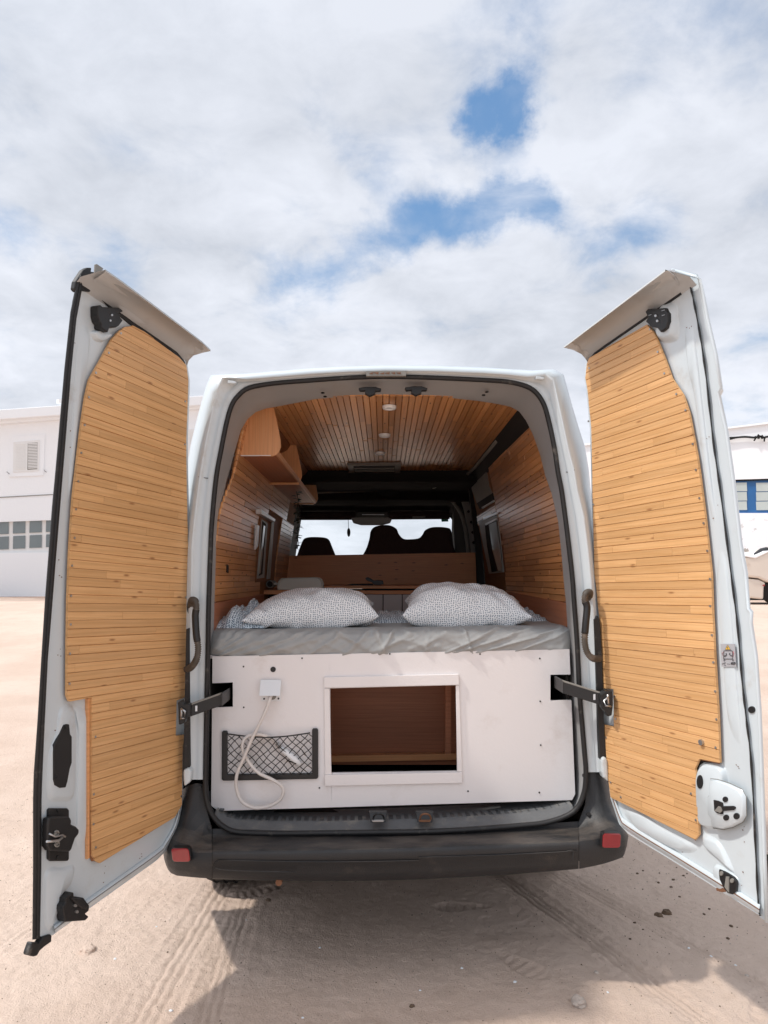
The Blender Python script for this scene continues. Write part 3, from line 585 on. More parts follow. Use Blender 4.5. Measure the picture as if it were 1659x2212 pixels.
def bumper():
    m = MB()
    # stations from left to right; each a profile of (v, Y) from inner top to bottom underside
    def st(u, du, vs, yy): return [P(u + d, v, Y) for d, v, Y in zip(du, vs, yy)]
    # centre section
    us = [459, 520, 600, 700, 800, 900, 1000, 1100, 1180, 1250]
    rows = []
    for u in us:
        f = (u-459)/791; lift = -20*f*f if f > .0 else 0; dip = 10*math.sin(math.pi*f)
        vin = 1800 - 2*f*f + dip*.0; vin = {0: 1790}.get(0) + 8*math.sin(math.pi*min(1, f*1.0)) - 16*f*f
        prof = [(vin, 3.10), (vin+12, 3.095), (1812+lift*.95, 3.07), (1822+lift*.95, 3.02), (1834+lift*1.0, 2.955), (1839+lift*1.05, 2.94), (1846+lift*1.05, 2.935), (1866+lift*1.1, 2.94), (1868+lift*1.1, 2.946), (1884+lift*1.1+dip*.3, 2.95), (1897+lift*1.1+dip*.8, 2.975), (1899+lift*1.1+dip*.8, 3.10)]
        rows.append([P(u, v, Y) for v, Y in prof])
    m.grid(rows); c = m.build('bumper', M['bumper'], van)
    # moulded plate outline on the rear face
    for (pts) in ([(472, 1858), (700, 1862), (905, 1859)], [(905, 1852), (1100, 1846), (1247, 1838)], [(472, 1858), (476, 1878), (640, 1884)], [(1225, 1838.5), (1238, 1838), (1236, 1858)]):
        MB().tube(spline([P(u, v, 2.936) for u, v in pts], 5), .0022, 5).build('moulded_rib', M['bumper'], c)
    def corner(side, cols, name):
        mm = MB(); mm.grid([[P(u, v, Y) for u, v, Y in col] for col in cols]); return mm.build('bumper_corner', M['bumper'], van)
    L_ = [
        [(458, 1790, 3.09), (457, 1800, 3.09), (457.5, 1811, 3.06), (458, 1834, 2.955), (458, 1842, 2.938), (458, 1866, 2.942), (458, 1884, 2.95), (458, 1898, 2.98)],
        [(446, 1748, 3.10), (443, 1775, 3.09), (436, 1806, 3.05), (430, 1832, 2.965), (428, 1842, 2.945), (427, 1866, 2.95), (427, 1884, 2.955), (428, 1896, 2.985)],
        [(438, 1694, 3.11), (430, 1750, 3.10), (420, 1795, 3.06), (410, 1826, 2.99), (408, 1840, 2.965), (405, 1866, 2.965), (405, 1882, 2.97), (405, 1894, 3.0)],
        [(424, 1692, 3.10), (412, 1750, 3.08), (400, 1790, 3.05), (388, 1820, 3.00), (384, 1840, 2.985), (381, 1862, 2.98), (381, 1880, 2.99), (382, 1891.5, 3.02)],
        [(408, 1696, 3.11), (397, 1750, 3.10), (385, 1785, 3.08), (370, 1812, 3.04), (362, 1835, 3.02), (361, 1855, 3.01), (364, 1872, 3.02), (369, 1886, 3.05)],
        [(394, 1706, 3.16), (386, 1752, 3.15), (376, 1784, 3.14), (362, 1815, 3.12), (353, 1845, 3.10), (355, 1858, 3.09), (359, 1870, 3.09), (363, 1879, 3.11)],
        [(400, 1708, 3.6), (395, 1755, 3.6), (388, 1784, 3.6), (380, 1812, 3.6), (372, 1838, 3.6), (372, 1845, 3.6), (374, 1850, 3.6), (377, 1856, 3.6)]]
    R_ = [
        [(1250, 1776, 3.09), (1250, 1786, 3.09), (1250, 1793, 3.06), (1251, 1810, 2.96), (1251, 1818, 2.94), (1251, 1843, 2.942), (1251, 1862, 2.95), (1251, 1877, 2.98)],
        [(1264, 1738, 3.10), (1267, 1762, 3.09), (1272, 1786, 3.05), (1279, 1804, 2.965), (1281, 1814, 2.945), (1284, 1838, 2.95), (1286, 1857, 2.955), (1287, 1870, 2.985)],
        [(1270, 1669, 3.11), (1276, 1735, 3.10), (1284, 1772, 3.06), (1296, 1796, 2.99), (1300, 1810, 2.965), (1304, 1832, 2.965), (1306, 1850, 2.97), (1307, 1865, 3.0)],
        [(1284, 1668, 3.10), (1293, 1735, 3.08), (1303, 1765, 3.05), (1318, 1788, 3.00), (1324, 1806, 2.985), (1329, 1828, 2.98), (1330, 1845, 2.99), (1329, 1858, 3.02)],
        [(1298, 1672, 3.11), (1309, 1730, 3.10), (1320, 1756, 3.08), (1337, 1780, 3.04), (1345, 1798, 3.02), (1350, 1818, 3.01), (1348, 1836, 3.02), (1345, 1852, 3.05)],
        [(1311, 1681, 3.16), (1320, 1728, 3.15), (1329, 1752, 3.14), (1345, 1778, 3.12), (1354, 1798, 3.10), (1357.5, 1806, 3.09), (1354, 1828, 3.09), (1349, 1845, 3.11)],
        [(1306, 1681, 3.6), (1310, 1728, 3.6), (1316, 1752, 3.6), (1324, 1778, 3.6), (1330, 1796, 3.6), (1332, 1805, 3.6), (1330, 1815, 3.6), (1326, 1826, 3.6)]]
    cl = corner(-1, L_, 'bumper_corner'); cr = corner(1, R_, 'bumper_corner')
    def refl(x0, y0, x1, y1, par, ys, sk):
        pts = []
        for (cx, cy, a0) in ((x1-6, y0+6, -90), (x1-6, y1-6, 0), (x0+6, y1-6, 90), (x0+6, y0+6, 180)):
            for k in range(5):
                a = math.radians(a0 + 22.5*k); f = 0
                u = cx + 6*math.cos(a); v = cy + 6*math.sin(a)
                t = (u-x0)/(x1-x0); Y = ys[0] + (ys[1]-ys[0])*t
                pts.append(P(u + sk*(v-y0)/(y1-y0), v, Y - .022))
        MB().prism(pts, (0, .035, 0)).build('reflector', M['reflector'], par, .003)
        big = [p + (p - sum(pts, Vector())/len(pts))*.09 + Vector((0, .003, 0)) for p in pts]
        MB().prism(big, (0, .03, 0)).build('reflector_bezel', M['black'], par, .002)
    refl(369, 1833, 407, 1862, cl, (3.005, 2.955), 4); refl(1303, 1801, 1342, 1832, cr, (2.95, 3.01), -2)
    for (u, v, Y) in ((431, 1701, 3.10), (453, 1786, 3.085), (1271, 1758, 3.08), (1262, 1675, 3.09)):
        MB().disc(P(u, v, Y), (0, -1, .2), .008, .006, 12).build('bolt', M['black'], cl if u < 800 else cr)
    MB().disc(P(603, 1904, 3.0), (0, -1, 0), .013, .012, 14).tube([P(603, 1880, 3.05), P(603, 1903, 3.0)], .008, 8).build('tow_hook', M['rust'], van)
bumper()
def wheels():
    for (x0, x1) in ((-.92, -.70), (.74, .96)):
        for cy in ((4.06 if x0 < 0 else 4.30), 7.35):
            rr = .335; w = MB(); prof = [(.10, x0+.05), (.20, x0+.03), (.215, x0+.01), (.29, x0), (.325, x0+.02), (rr, x0+.05), (rr, x1-.05), (.325, x1-.02), (.29, x1), (.21, x1-.01), (.10, x1-.04)]
            rows = []
            for r, x in prof: rows.append([Vector((x, cy + math.cos(a)*r, rr - .012 + math.sin(a)*r)) for a in arc(48)])
            w.grid(rows, 0, True, True); t = w.build('wheel', M['tyre'], van)
            for gx in (x0+.06, (x0+x1)/2, x1-.06):
                MB().tube([Vector((gx, cy+math.cos(a)*(rr+.0005), rr-.012+math.sin(a)*(rr+.0005))) for a in arc(48)], .006, 5, 0, True).build('tread_groove', M['dark'], t)
wheels()
# ---- body detail beside the hinges
def hinges():
    def strip(pts, Y, name, mat, dy=.03, bev=.002): return MB().prism([P(u, v, Y) for u, v in pts], (0, dy, 0)).build(name, mat, van, bev)
    strip([(402, 1359), (409, 1356), (411, 1655), (404, 1668), (395, 1668)], 3.045, 'tail_lamp_gasket', M['rubber'])
    strip([(1283, 1338), (1291, 1330), (1296, 1340), (1301, 1420), (1308, 1640), (1316, 1652), (1310, 1655), (1296, 1640)], 3.045, 'tail_lamp_gasket', M['rubber'])
    for pts in ([(395, 1664), (408, 1658), (413, 1668), (411, 1690), (397, 1700)], [(1299, 1640), (1306, 1634), (1313, 1642), (1315, 1690), (1303, 1680), (1300, 1668)]):
        MB().prism([P(u, v, 3.03) for u, v in pts], (0, .05, 0)).build('hinge_cover', M['white'], van, .008)
    def conduit(pts, side):
        c = spline([P(u, v, Y) for u, v, Y in pts], 12); n = len(c)
        m = MB().tube(c, lambda i: (.0125 + .0022*(1 if i % 2 else -1)) if not (n*.36 < i < n*.60) else .0125, 10, flat=(.1, 1, 0)); o = m.build('cable_conduit', M['conduit'], van)
        k0, k1 = int(n*.36), int(n*.62); MB().tube(c[k0:k1], .0145, 10, flat=(.1, 1, 0)).build('conduit_sleeve', M['black'], o)
        MB().disc(P(pts[0][0], pts[0][1], pts[0][2]+.01), (0, -1, 0), .034, .01, 18, rx=.016).build('grommet', M['black'], o)
    conduit([(413, 1310, 3.07), (414, 1297, 3.03), (422, 1299, 3.01), (424, 1313, 3.01), (422, 1330, 3.01), (424, 1370, 3.0), (428, 1400, 3.0), (424, 1425, 3.0), (413, 1441, 3.02), (403, 1446, 3.06)], -1)
    conduit([(1272, 1292, 3.07), (1274, 1280, 3.03), (1266, 1282, 3.01), (1263, 1296, 3.01), (1268, 1312, 3.01), (1265, 1350, 3.0), (1263, 1385, 3.0), (1269, 1410, 3.0), (1281, 1422, 3.0), (1296, 1422, 3.03)], 1)
    # check straps
    def strap(a, b, h, name='check_strap'):
        ax, ay, aY = a; bx, by, bY = b
        q = [P(ax, ay-h, aY), P(bx, by-h, bY), P(bx, by+h, bY), P(ax, ay+h, aY)]
        o = MB().prism(q, (0, .008, 0)).build('check_strap', M['greytrim'] if False else M['black'], van, .002)
        MB().prism([p + Vector((0, -.002, 0)) for p in [P(ax, ay-h-2, aY), P(bx, by-h-2, bY), P(bx, by-h+1.5, bY), P(ax, ay-h+1.5, aY)]], (0, .025, 0)).build('strap_lip', M['greytrim'], o, .001)
        t = .22; cx, cy, cY = ax+(bx-ax)*t, ay+(by-ay)*t, aY+(bY-aY)*t
        MB().prism([P(cx-2, cy-6, cY-.004), P(cx+2.2, cy-6.5, cY-.004), P(cx+2.2, cy+5.5, cY-.004), P(cx-2, cy+6, cY-.004)], (0, .003, 0)).build('strap_slot', M['plastic_white'], o)
        # hook of the strap inside the recess
        MB().prism([P(bx-1, by-h, bY), P(bx+4, by-h-1, bY), P(bx+4, by+h, bY), P(bx-1, by+h, bY)], (0, .16, 0)).build('strap_end', M['black'], o, .002)
        return o
    o = strap((409, 1536, 2.98), (476, 1512, 3.05), 13)
    MB().prism([P(u, v, 2.955) for u, v in [(384, 1517), (391, 1514), (396, 1521), (410, 1521), (410, 1548), (400, 1553), (398, 1563), (386, 1566)]], (0, .04, 0)).build('strap_bracket', M['black'], o, .004)
    MB().tube([P(391, 1530, 2.95), P(400, 1537, 2.945), P(398, 1552, 2.945), P(390, 1552, 2.95)], .004, 6).tube([P(392, 1530, 2.952), P(392, 1550, 2.952)], .005, 6).build('strap_spring', M['steel'], o)
    o = strap((1303, 1512, 2.98), (1217, 1485, 3.05), 13)
    MB().prism([P(u, v, 2.955) for u, v in [(1297, 1500), (1308, 1493), (1323, 1492), (1325, 1520), (1322, 1546), (1313, 1548), (1306, 1536), (1300, 1528)]], (0, .04, 0)).build('strap_bracket', M['black'], o, .004)
    MB().tube([P(1314, 1505, 2.95), P(1305, 1514, 2.945), P(1308, 1525, 2.945), P(1320, 1526, 2.95)], .004, 6).tube([P(1313, 1500, 2.952), P(1314, 1522, 2.952)], .005, 6).build('strap_spring', M['steel'], o)
hinges()

# ================================================================== REAR DOORS
class Door:
    def __init__(s, A, B, side, tilt, rk):
        s.A = Vector((*A, 0)); d = Vector((B[0]-A[0], B[1]-A[1], 0)); s.w = d.length; s.d = d.normalized(); s.tilt = tilt; s.rk = rk
        s.n = Vector((-s.d.y, s.d.x, 0)) if side < 0 else Vector((s.d.y, -s.d.x, 0))
        s.side = side
    def r(s, z): return s.rk * max(0, z-1.45)**2
    def D(s, t, z, off=0): return s.A + s.d*t + Vector((0, 0, z)) + s.n*(s.r(z)+off)
    def inv(s, u, v, off=0):
        z = 1.5
        for _ in range(14):
            p = R(u, v, s.A + s.n*(s.r(z)+off), s.n); z = p.z
        return ((p - s.A).dot(s.d), z)
    def at(s, u, v, off=0): t, z = s.inv(u, v, off); return s.D(t, z, off)
def poly_strips(door, poly, off, step=.08):
    z0 = min(p[1] for p in poly); z1 = max(p[1] for p in poly); k = int((z1-z0)/step)+1; vs = []; fs = []; key = {}
    for i in range(k):
        q = dedupe(clip(clip(poly, 1, z0+(z1-z0)*i/k, True), 1, z0+(z1-z0)*(i+1)/k, False))
        if area(q) < 1e-6: continue
        f = []
        for a in q:
            kk = (round(a[0], 5), round(a[1], 5))
            if kk not in key: key[kk] = len(vs); vs.append(door.D(a[0], a[1], off))
            if key[kk] not in f: f.append(key[kk])
        if len(f) > 2: fs.append(tuple(f))
    return vs, fs
def slab(door, pix, off, thick, name, mat, parent, bevel=0, poly=None, taper=0):
    poly = poly or [door.inv(u, v, off) for u, v in pix]
    m = MB(); vs, fs = poly_strips(door, poly, off); m.add(vs, fs, None, 0, True)
    cz = sum(p[1] for p in poly)/len(poly)
    back = [(t - (taper if t > door.w*.5 else 0), z - (z-cz)*.006) for t, z in poly] if taper else poly
    vs, fs = poly_strips(door, back, off-thick); m.add(vs, fs, None, 0, True)
    rim = []; rb = []
    n = len(poly)
    for i in range(n):
        a, b = poly[i], poly[(i+1) % n]; c, d = back[i], back[(i+1) % n]; k = max(1, int(abs(a[1]-b[1])/.08))
        for j in range(k): rim.append((a[0]+(b[0]-a[0])*j/k, a[1]+(b[1]-a[1])*j/k)); rb.append((c[0]+(d[0]-c[0])*j/k, c[1]+(d[1]-c[1])*j/k))
    rim.append(rim[0]); rb.append(rb[0])
    m.grid([[door.D(t, z, off) for t, z in rim], [door.D(t, z, off-thick) for t, z in rb]], 0, False)
    return m.build(name, mat, parent, bevel)
def pillow(door, pix, h, name, mat, parent, inset=.35, base=0, steps=6, smoothpts=4):
    pts = [Vector((*door.inv(u, v, base), 0)) for u, v in pix]
    if smoothpts: pts = spline(pts, smoothpts, True)
    c = sum(pts, Vector()) / len(pts); rows = []
    for i in range(steps+1):
        t = i/steps; k = 1 - inset*t; e = smooth(t)*h
        rows.append([door.D(c.x+(p.x-c.x)*k, c.y+(p.y-c.y)*k, base-.001+e) for p in pts])
    m = MB().grid(rows, 0, True, True); n = len(pts); b = steps*n; m.f.append(list(range(b, b+n))); m.m.append(0); m.sm.append(True)
    return m.build(name, mat, parent)
def flat(door, pix, off, thick, name, mat, parent, bevel=.0015):
    return MB().prism([door.at(u, v, off) for u, v in pix], -door.n*thick).build(name, mat, parent, bevel)
def ell(cx, cy, rx, ry, n=16): return [(cx+rx*math.cos(a), cy+ry*math.sin(a)) for a in arc(n)]
def boards(door, pix, off, parent, pitch, mat, seed):
    rr = random.Random(seed); poly = []
    for u, v in pix:
        t, z = door.inv(u, v, off); poly.append((t, z - door.tilt*t))
    b0 = min(p[1] for p in poly) - .004; b1 = max(p[1] for p in poly); b = b0; k = 0
    while b < b1:
        w = pitch * rr.uniform(.96, 1.04)
        q = clip(clip(poly, 1, b, True), 1, b+w, False)
        if area(q) > 2e-5:
            cuts = sorted(rr.uniform(.06, .72) for _ in range(rr.choice((0, 0, 1, 1, 2)))); segs = []; lo = -9
            for c in cuts + [9]:
                if c - lo > .08: segs.append((lo, c)); lo = c
            dd = rr.uniform(-.0006, .0006); gv = rr.choice((.0014, .002, .0026, .0034))
            for (lo, hi) in segs:
                s = dedupe(clip(clip(q, 0, lo+.0004, True), 0, hi-.0004, False))
                if area(s) < 2e-5: continue
                bm_ = b + w/2; sq = 1 - gv/w; n = len(s); th = .009
                ft = [door.D(a, (bm_+(c-bm_)*sq) + door.tilt*a, off+dd) for a, c in s]; bk = [door.D(a, c + door.tilt*a, off-.004) for a, c in s]
                bb = [door.D(a, c + door.tilt*a, off-th) for a, c in s]
                m = MB(); fs = [tuple(range(n))]
                for i in range(n):
                    j = (i+1) % n; fs += [(i, i+n, j+n, j), (i+n, i+2*n, j+2*n, j+n)]
                m.add(ft+bk+bb, fs, [(a, c) for a, c in s]*3)
                m.build('board', mat, parent)
                k += 1
        b += w
    return k
def zt(cx, cy): return (159.3+cx/5.208, 566.3+cy/5.208)      # scale helpers for the places read off the photograph
def z5(cx, cy): return (53+cx/3.906, 1504.2+cy/3.906)
def zr(cx, cy): return (1212.2+cx/4.36, 566.3+cy/4.36)
def z4(cx, cy): return (1451.1+cx/4.808, 1575+cy/4.808)
def zs(cx, cy): return (1521.9+cx/11.36, 1362.6+cy/11.36)
def scuffs(dr, rt, pts, seed):
    r_ = random.Random(seed); m = MB()
    for (u, v) in pts:
        for _ in range(3): m.disc(dr.at(u+r_.uniform(-7, 7), v+r_.uniform(-22, 22), .0012), dr.n, r_.uniform(.0009, .0022), .0005, 7, rx=r_.uniform(.0009, .003))
    tag(m.build('paint_chips', M['rust'], rt), kind='stuff')
def left_door():
    dr = Door((-.83, 3.13), (-1.10, 2.375), -1, .042, .050)
    dr.n = Vector((-dr.d.y, dr.d.x, 0)); 
    if dr.n.x < 0: dr.n = -dr.n
    outer = [(197, 600), (178, 589), (165, 611), (156, 651.6), (140.4, 782.6), (132.6, 873), (123, 985), (112, 1094.6), (103, 1219), (97.7, 1287.6), (90, 1408), (80.8, 1558), (73, 1671), (71.4, 1727), (71.4, 1877.8), (70.7, 2024)]
    bottom = [(113, 2021), (195.5, 1960.5), (338, 1859), (361, 1836), (384, 1792), (394.7, 1746)]
    hinge = [(396.6, 1614.6), (403, 1505), (407, 1351), (409, 1276), (409.5, 1141), (406, 954), (409, 867), (410, 823), (405, 789)]
    top = [(393, 773), (374.4, 754.5), (280.8, 695), (234, 657.8), (199.7, 629.7)]
    rt = slab(dr, outer + bottom + hinge + top, 0, .05, 'rear_door', M['white'], van, taper=.055)
    wp = [(271.5, 706), (287, 703.7), (312, 717), (387, 771.7), (402.5, 789), (407, 823), (405.6, 867), (402.5, 954), (405.6, 1141), (408, 1238.7), (406, 1276), (404, 1351.5), (398.5, 1505.6), (381.6, 1513), (379.7, 1590), (400.4, 1586.4), (395.5, 1609), (394, 1644.7), (392.9, 1738.7), (377.8, 1765), (216, 1864.6), (205, 1859), (198.5, 1847), (198.5, 1506), (150.4, 1515), (145, 1502), (145.6, 1389), (147, 1295), (151.8, 1172.6), (158, 1079), (167.4, 994.8), (176.7, 916.8), (186, 854), (194, 820), (220.4, 773), (242, 732.7), (259, 714)]
    # backing sheet seen in the grooves, and its rough edge
    slab(dr, wp, .010, .009, 'board_backing', M['groove'], rt)
    boards(dr, wp, .019, rt, .0290, M['pine'], 11)
    edge = [(259, 714), (240, 732.7), (218.4, 773), (192, 820), (184, 854), (174.7, 916.8), (165.4, 994.8), (156, 1079), (149.8, 1172.6), (144.7, 1295), (143.6, 1389), (143, 1502), (150, 1516)]
    m = MB(); m.grid([[dr.at(u-.2, v, .003) for u, v in edge], [dr.at(u+1.2, v, .017) for u, v in edge]], 0, False); m.build('panel_edge', M['pine_edge'], rt)
    m = MB(); e2 = [(198.5, 1508), (198.5, 1700), (198, 1846), (205, 1860)]
    m.grid([[dr.at(u-7.5, v+1, .004) for u, v in e2], [dr.at(u-4, v, .011) for u, v in e2], [dr.at(u+.8, v, .019) for u, v in e2]], 0, False); m.build('panel_edge', M['pine_edge'], rt)
    slab(dr, [(189.5, 1510), (194, 1508), (193.5, 1853), (189.5, 1856)], .012, .011, 'panel_batten', M['ply'], rt)
    # screws
    sc_ = MB()
    for (u, v) in [zt(530, 800), zt(395, 1020), zt(250, 1245), (207, 805), (192, 858), (183, 918), (175.5, 978), (169, 1040), (164, 1100), (161, 1162), (155.5, 1222), (153.3, 1287), (152.5, 1349), (151, 1412), (150, 1477), z5(598, 342), z5(584, 826), z5(582, 1078), z5(600, 1275), (404, 1340), (402, 1290), (391, 1720), (400, 867), (399, 960)]:
        sc_.disc(dr.at(u, v, .020), dr.n, .0042, .0015, 10)
    tag(sc_.build('screws', M['steel'], rt), kind='stuff')
    # seal on the free edge
    si = [(181, 604), (176.3, 629.7), (165.4, 689), (154.4, 798), (140.4, 969.8), (134, 1047.8), (120, 1219.4), (114.7, 1287.6), (103.4, 1426.7), (97, 1558), (92, 1671), (90, 1727), (89.5, 1877), (86.5, 2028)]
    so = [(173, 592), (165, 611), (152, 675), (139, 797), (124, 970), (117, 1047), (103, 1219), (97.7, 1287.6), (89, 1426), (81, 1558), (73, 1671), (71.4, 1727), (71.4, 1877.8), (70.0, 2030)]
    rows = []
    for f, o in ((-.02, -.045), (-.02, .0), (.08, .010), (.42, .014), (.5, .009), (.58, .014), (.9, .012), (1, .0)):
        rows.append([dr.at(a[0]+(b[0]-a[0])*f, a[1]+(b[1]-a[1])*f, o) for a, b in zip(so, si)])
    MB().grid(rows).build('edge_seal', M['rubber'], rt)
    # top rubber cap, broken lamp trim
    flat(dr, [zt(*q) for q in [(25, 215), (60, 160), (110, 85), (155, 60), (205, 60), (198, 105), (240, 110), (262, 130), (270, 160), (170, 185), (205, 215), (213, 255), (190, 335), (100, 320), (40, 335), (10, 300)]], .010, .02, 'rubber_cap', M['rubber'], rt, .004)
    flat(dr, [zt(*q) for q in [(245, 25), (262, 20), (335, 70), (322, 95), (335, 130), (345, 160), (385, 200), (408, 245), (400, 250), (330, 190), (262, 140), (240, 120)]], .05, .006, 'torn_trim', M['greytrim'], rt, .001)
    # overhanging lip
    a = [(199.7, 629.7), (234, 657.8), (280.8, 695), (374.4, 754.5), (396, 775), (404, 790)]
    b = [(196, 614), (240, 646), (291, 684), (384, 744), (403, 764), (408, 778)]
    c = [(200, 605), (247, 633), (306, 670), (400, 733), (412, 755), (418, 768)]
    d = [(212, 598), (253, 617), (322, 661), (420, 733), (433, 750), (438, 762)]
    e = [(228, 586), (264, 611), (342, 669), (428, 734), (441, 745), (455, 758.5)]
    m = MB(); rows = [[dr.at(u, v, o) for u, v in q] for q, o in ((a, 0), (b, .020), (c, .036), ([((x[0]+y[0])/2, (x[1]+y[1])/2) for x, y in zip(c, d)], .078), (d, .088), (e, .125))]
    rows = [spline(r, 5) for r in rows]; m.grid(rows)
    m.grid([rows[-1], [p + Vector((0, 0, .006)) for p in rows[-1]], [p + dr.n*-.10 + Vector((0, 0, -.004)) for p in rows[-1]], [p + dr.n*-.13 + Vector((0, 0, -.03)) for p in rows[-1]]])
    m.build('door_lip', M['cove'], rt)
    flat(dr, [(201, 631), (206, 630), (246, 662), (289, 696), (378, 754), (401, 783), (399, 787), (372, 758), (281, 700), (236, 663)], .006, .006, 'lip_gasket', M['rubber'], rt, .001)
    # hardware
    o = flat(dr, [zt(*q) for q in [(275, 490), (300, 480), (330, 505), (510, 510), (555, 545), (550, 560), (500, 570), (525, 590), (525, 620), (555, 655), (510, 715), (480, 735), (405, 735), (385, 790), (345, 765), (315, 740), (315, 700), (290, 665), (275, 600)]], .035, .034, 'top_latch', M['black'], rt, .003)
    for q in ((433, 595), (415, 657)): flat(dr, ell(*zt(*q), 2.1, 2.3), .038, .006, 'rivet', M['steel'], o, 0)
    pillow(dr, [zt(*q) for q in [(175, 790), (250, 760), (330, 790), (400, 800), (430, 830), (360, 880), (290, 905), (220, 880)]], .016, 'latch_pad', M['white'], rt)
    o = flat(dr, [z5(*q) for q in [(330, 240), (355, 233), (380, 235), (388, 320), (402, 340), (402, 560), (385, 610), (365, 720), (350, 770), (300, 775), (255, 750), (243, 700), (243, 470), (250, 410)]], .010, .012, 'grab_recess', M['black'], rt, .003)
    for q in ((355, 258), (272, 680)): flat(dr, ell(*z5(*q), 3.2, 4.2), .013, .005, 'screw_head', M['rubber'], o, .001)
    pillow(dr, [z5(*q) for q in [(300, 80), (400, 60), (430, 230), (425, 560), (415, 860), (300, 900), (190, 860), (195, 500), (260, 300)]], .0085, 'pressed_panel', M['white'], rt, inset=.16, steps=4)
    pillow(dr, [z5(*q) for q in [(420, 70), (470, 60), (520, 90), (535, 200), (530, 700), (525, 1200), (470, 1330), (430, 1200), (440, 700), (445, 250)]], .007, 'pressed_rib', M['white'], rt, inset=.25, steps=4)
    pillow(dr, [z5(*q) for q in [(180, 1450), (330, 1430), (420, 1420), (400, 1560), (290, 1700), (250, 1900), (200, 1990), (160, 1900), (150, 1650)]], .009, 'pressed_panel', M['white'], rt, inset=.2, steps=4)
    pillow(dr, [(170, 700), (186, 690), (196, 720), (190, 780), (176, 860), (163, 960), (152, 1080), (146, 1080), (155, 900), (160, 780)], .006, 'pressed_rib', M['white'], rt, inset=.3, steps=4)
    o = flat(dr, [z5(*q) for q in [(205, 960), (220, 945), (365, 945), (378, 960), (378, 1375), (365, 1390), (225, 1392), (205, 1375)]], .010, .012, 'door_lock', M['black'], rt, .003)
    flat(dr, [z5(*q) for q in [(205, 1030), (250, 1015), (385, 1018), (400, 1050), (395, 1080), (440, 1100), (465, 1125), (462, 1160), (430, 1200), (400, 1290), (385, 1312), (215, 1305), (195, 1270), (198, 1080)]], .035, .026, 'lock_case', M['black'], o, .006)
    for q, rr in (((270, 1155), 4.6), ((274, 1246), 4.8)):
        p = [dr.at(z5(*q)[0]+rr*math.cos(a), z5(*q)[1]+rr*1.1*math.sin(a), .038) for a in arc(16)]
        MB().tube(p, .0028, 6, 0, True).build('lock_ring', M['greytrim'], o); flat(dr, ell(*z5(*q), 2.2, 2.4), .038, .004, 'rivet', M['steel'], o, 0)
    MB().tube([dr.at(*z5(*q), .045) for q in [(188, 1225), (240, 1222), (290, 1215), (320, 1190)]], .004, 6).tube([dr.at(*z5(*q), .042) for q in [(210, 1160), (260, 1185), (320, 1170), (345, 1185)]], .003, 6).build('lock_lever', M['steel'], o)
    for q in ((296, 965), (293, 1360)): flat(dr, ell(*z5(*q), 4.5, 5), .014, .006, 'screw_head', M['rubber'], o, .001)
    o = flat(dr, [z5(*q) for q in [(350, 1700), (415, 1652), (418, 1690), (440, 1690), (500, 1700), (548, 1765), (545, 1810), (515, 1835), (545, 1860), (515, 1892), (345, 1905), (325, 1800), (328, 1770), (350, 1740)]], .035, .034, 'bottom_latch', M['black'], rt, .003)
    flat(dr, [z5(*q) for q in [(400, 1700), (490, 1710), (535, 1765), (530, 1800), (480, 1790), (420, 1730)]], .045, .02, 'latch_cover', M['black'], o, .004)
    for q in ((432, 1765), (445, 1818)): flat(dr, ell(*z5(*q), 3.2, 3.4), .040, .006, 'rivet', M['steel'], o, 0)
    flat(dr, [z5(*q) for q in [(65, 2075), (125, 2080), (160, 2030), (225, 2008), (232, 2020), (230, 2072), (175, 2110), (130, 2150), (110, 2190), (80, 2198), (30, 2185), (38, 2150)]], .010, .022, 'rubber_foot', M['rubber'], rt, .004)
    scuffs(dr, rt, [(160, 760), (150, 950), (130, 1230), (125, 1420), (118, 1560), (180, 1700), (110, 1930), (230, 1890), (300, 1850), (140, 1985)], 3)
    # lower hem
    hem = [(120, 2016), (196, 1957), (338, 1856), (360, 1834), (383, 1790), (393, 1746)]
    rows = [[dr.at(u, v, 0) for u, v in hem], [dr.at(u-1, v-5, .012) for u, v in hem], [dr.at(u-3, v-13, .012) for u, v in hem], [dr.at(u-4, v-17, .001) for u, v in hem]]
    MB().grid([spline(r, 4) for r in rows]).build('lower_hem', M['white'], rt)
    MB().tube(spline([dr.at(u-2, v-8, .013) for u, v in hem], 4), .0018, 5).build('hem_seam', M['greytrim'], rt)
left_door()
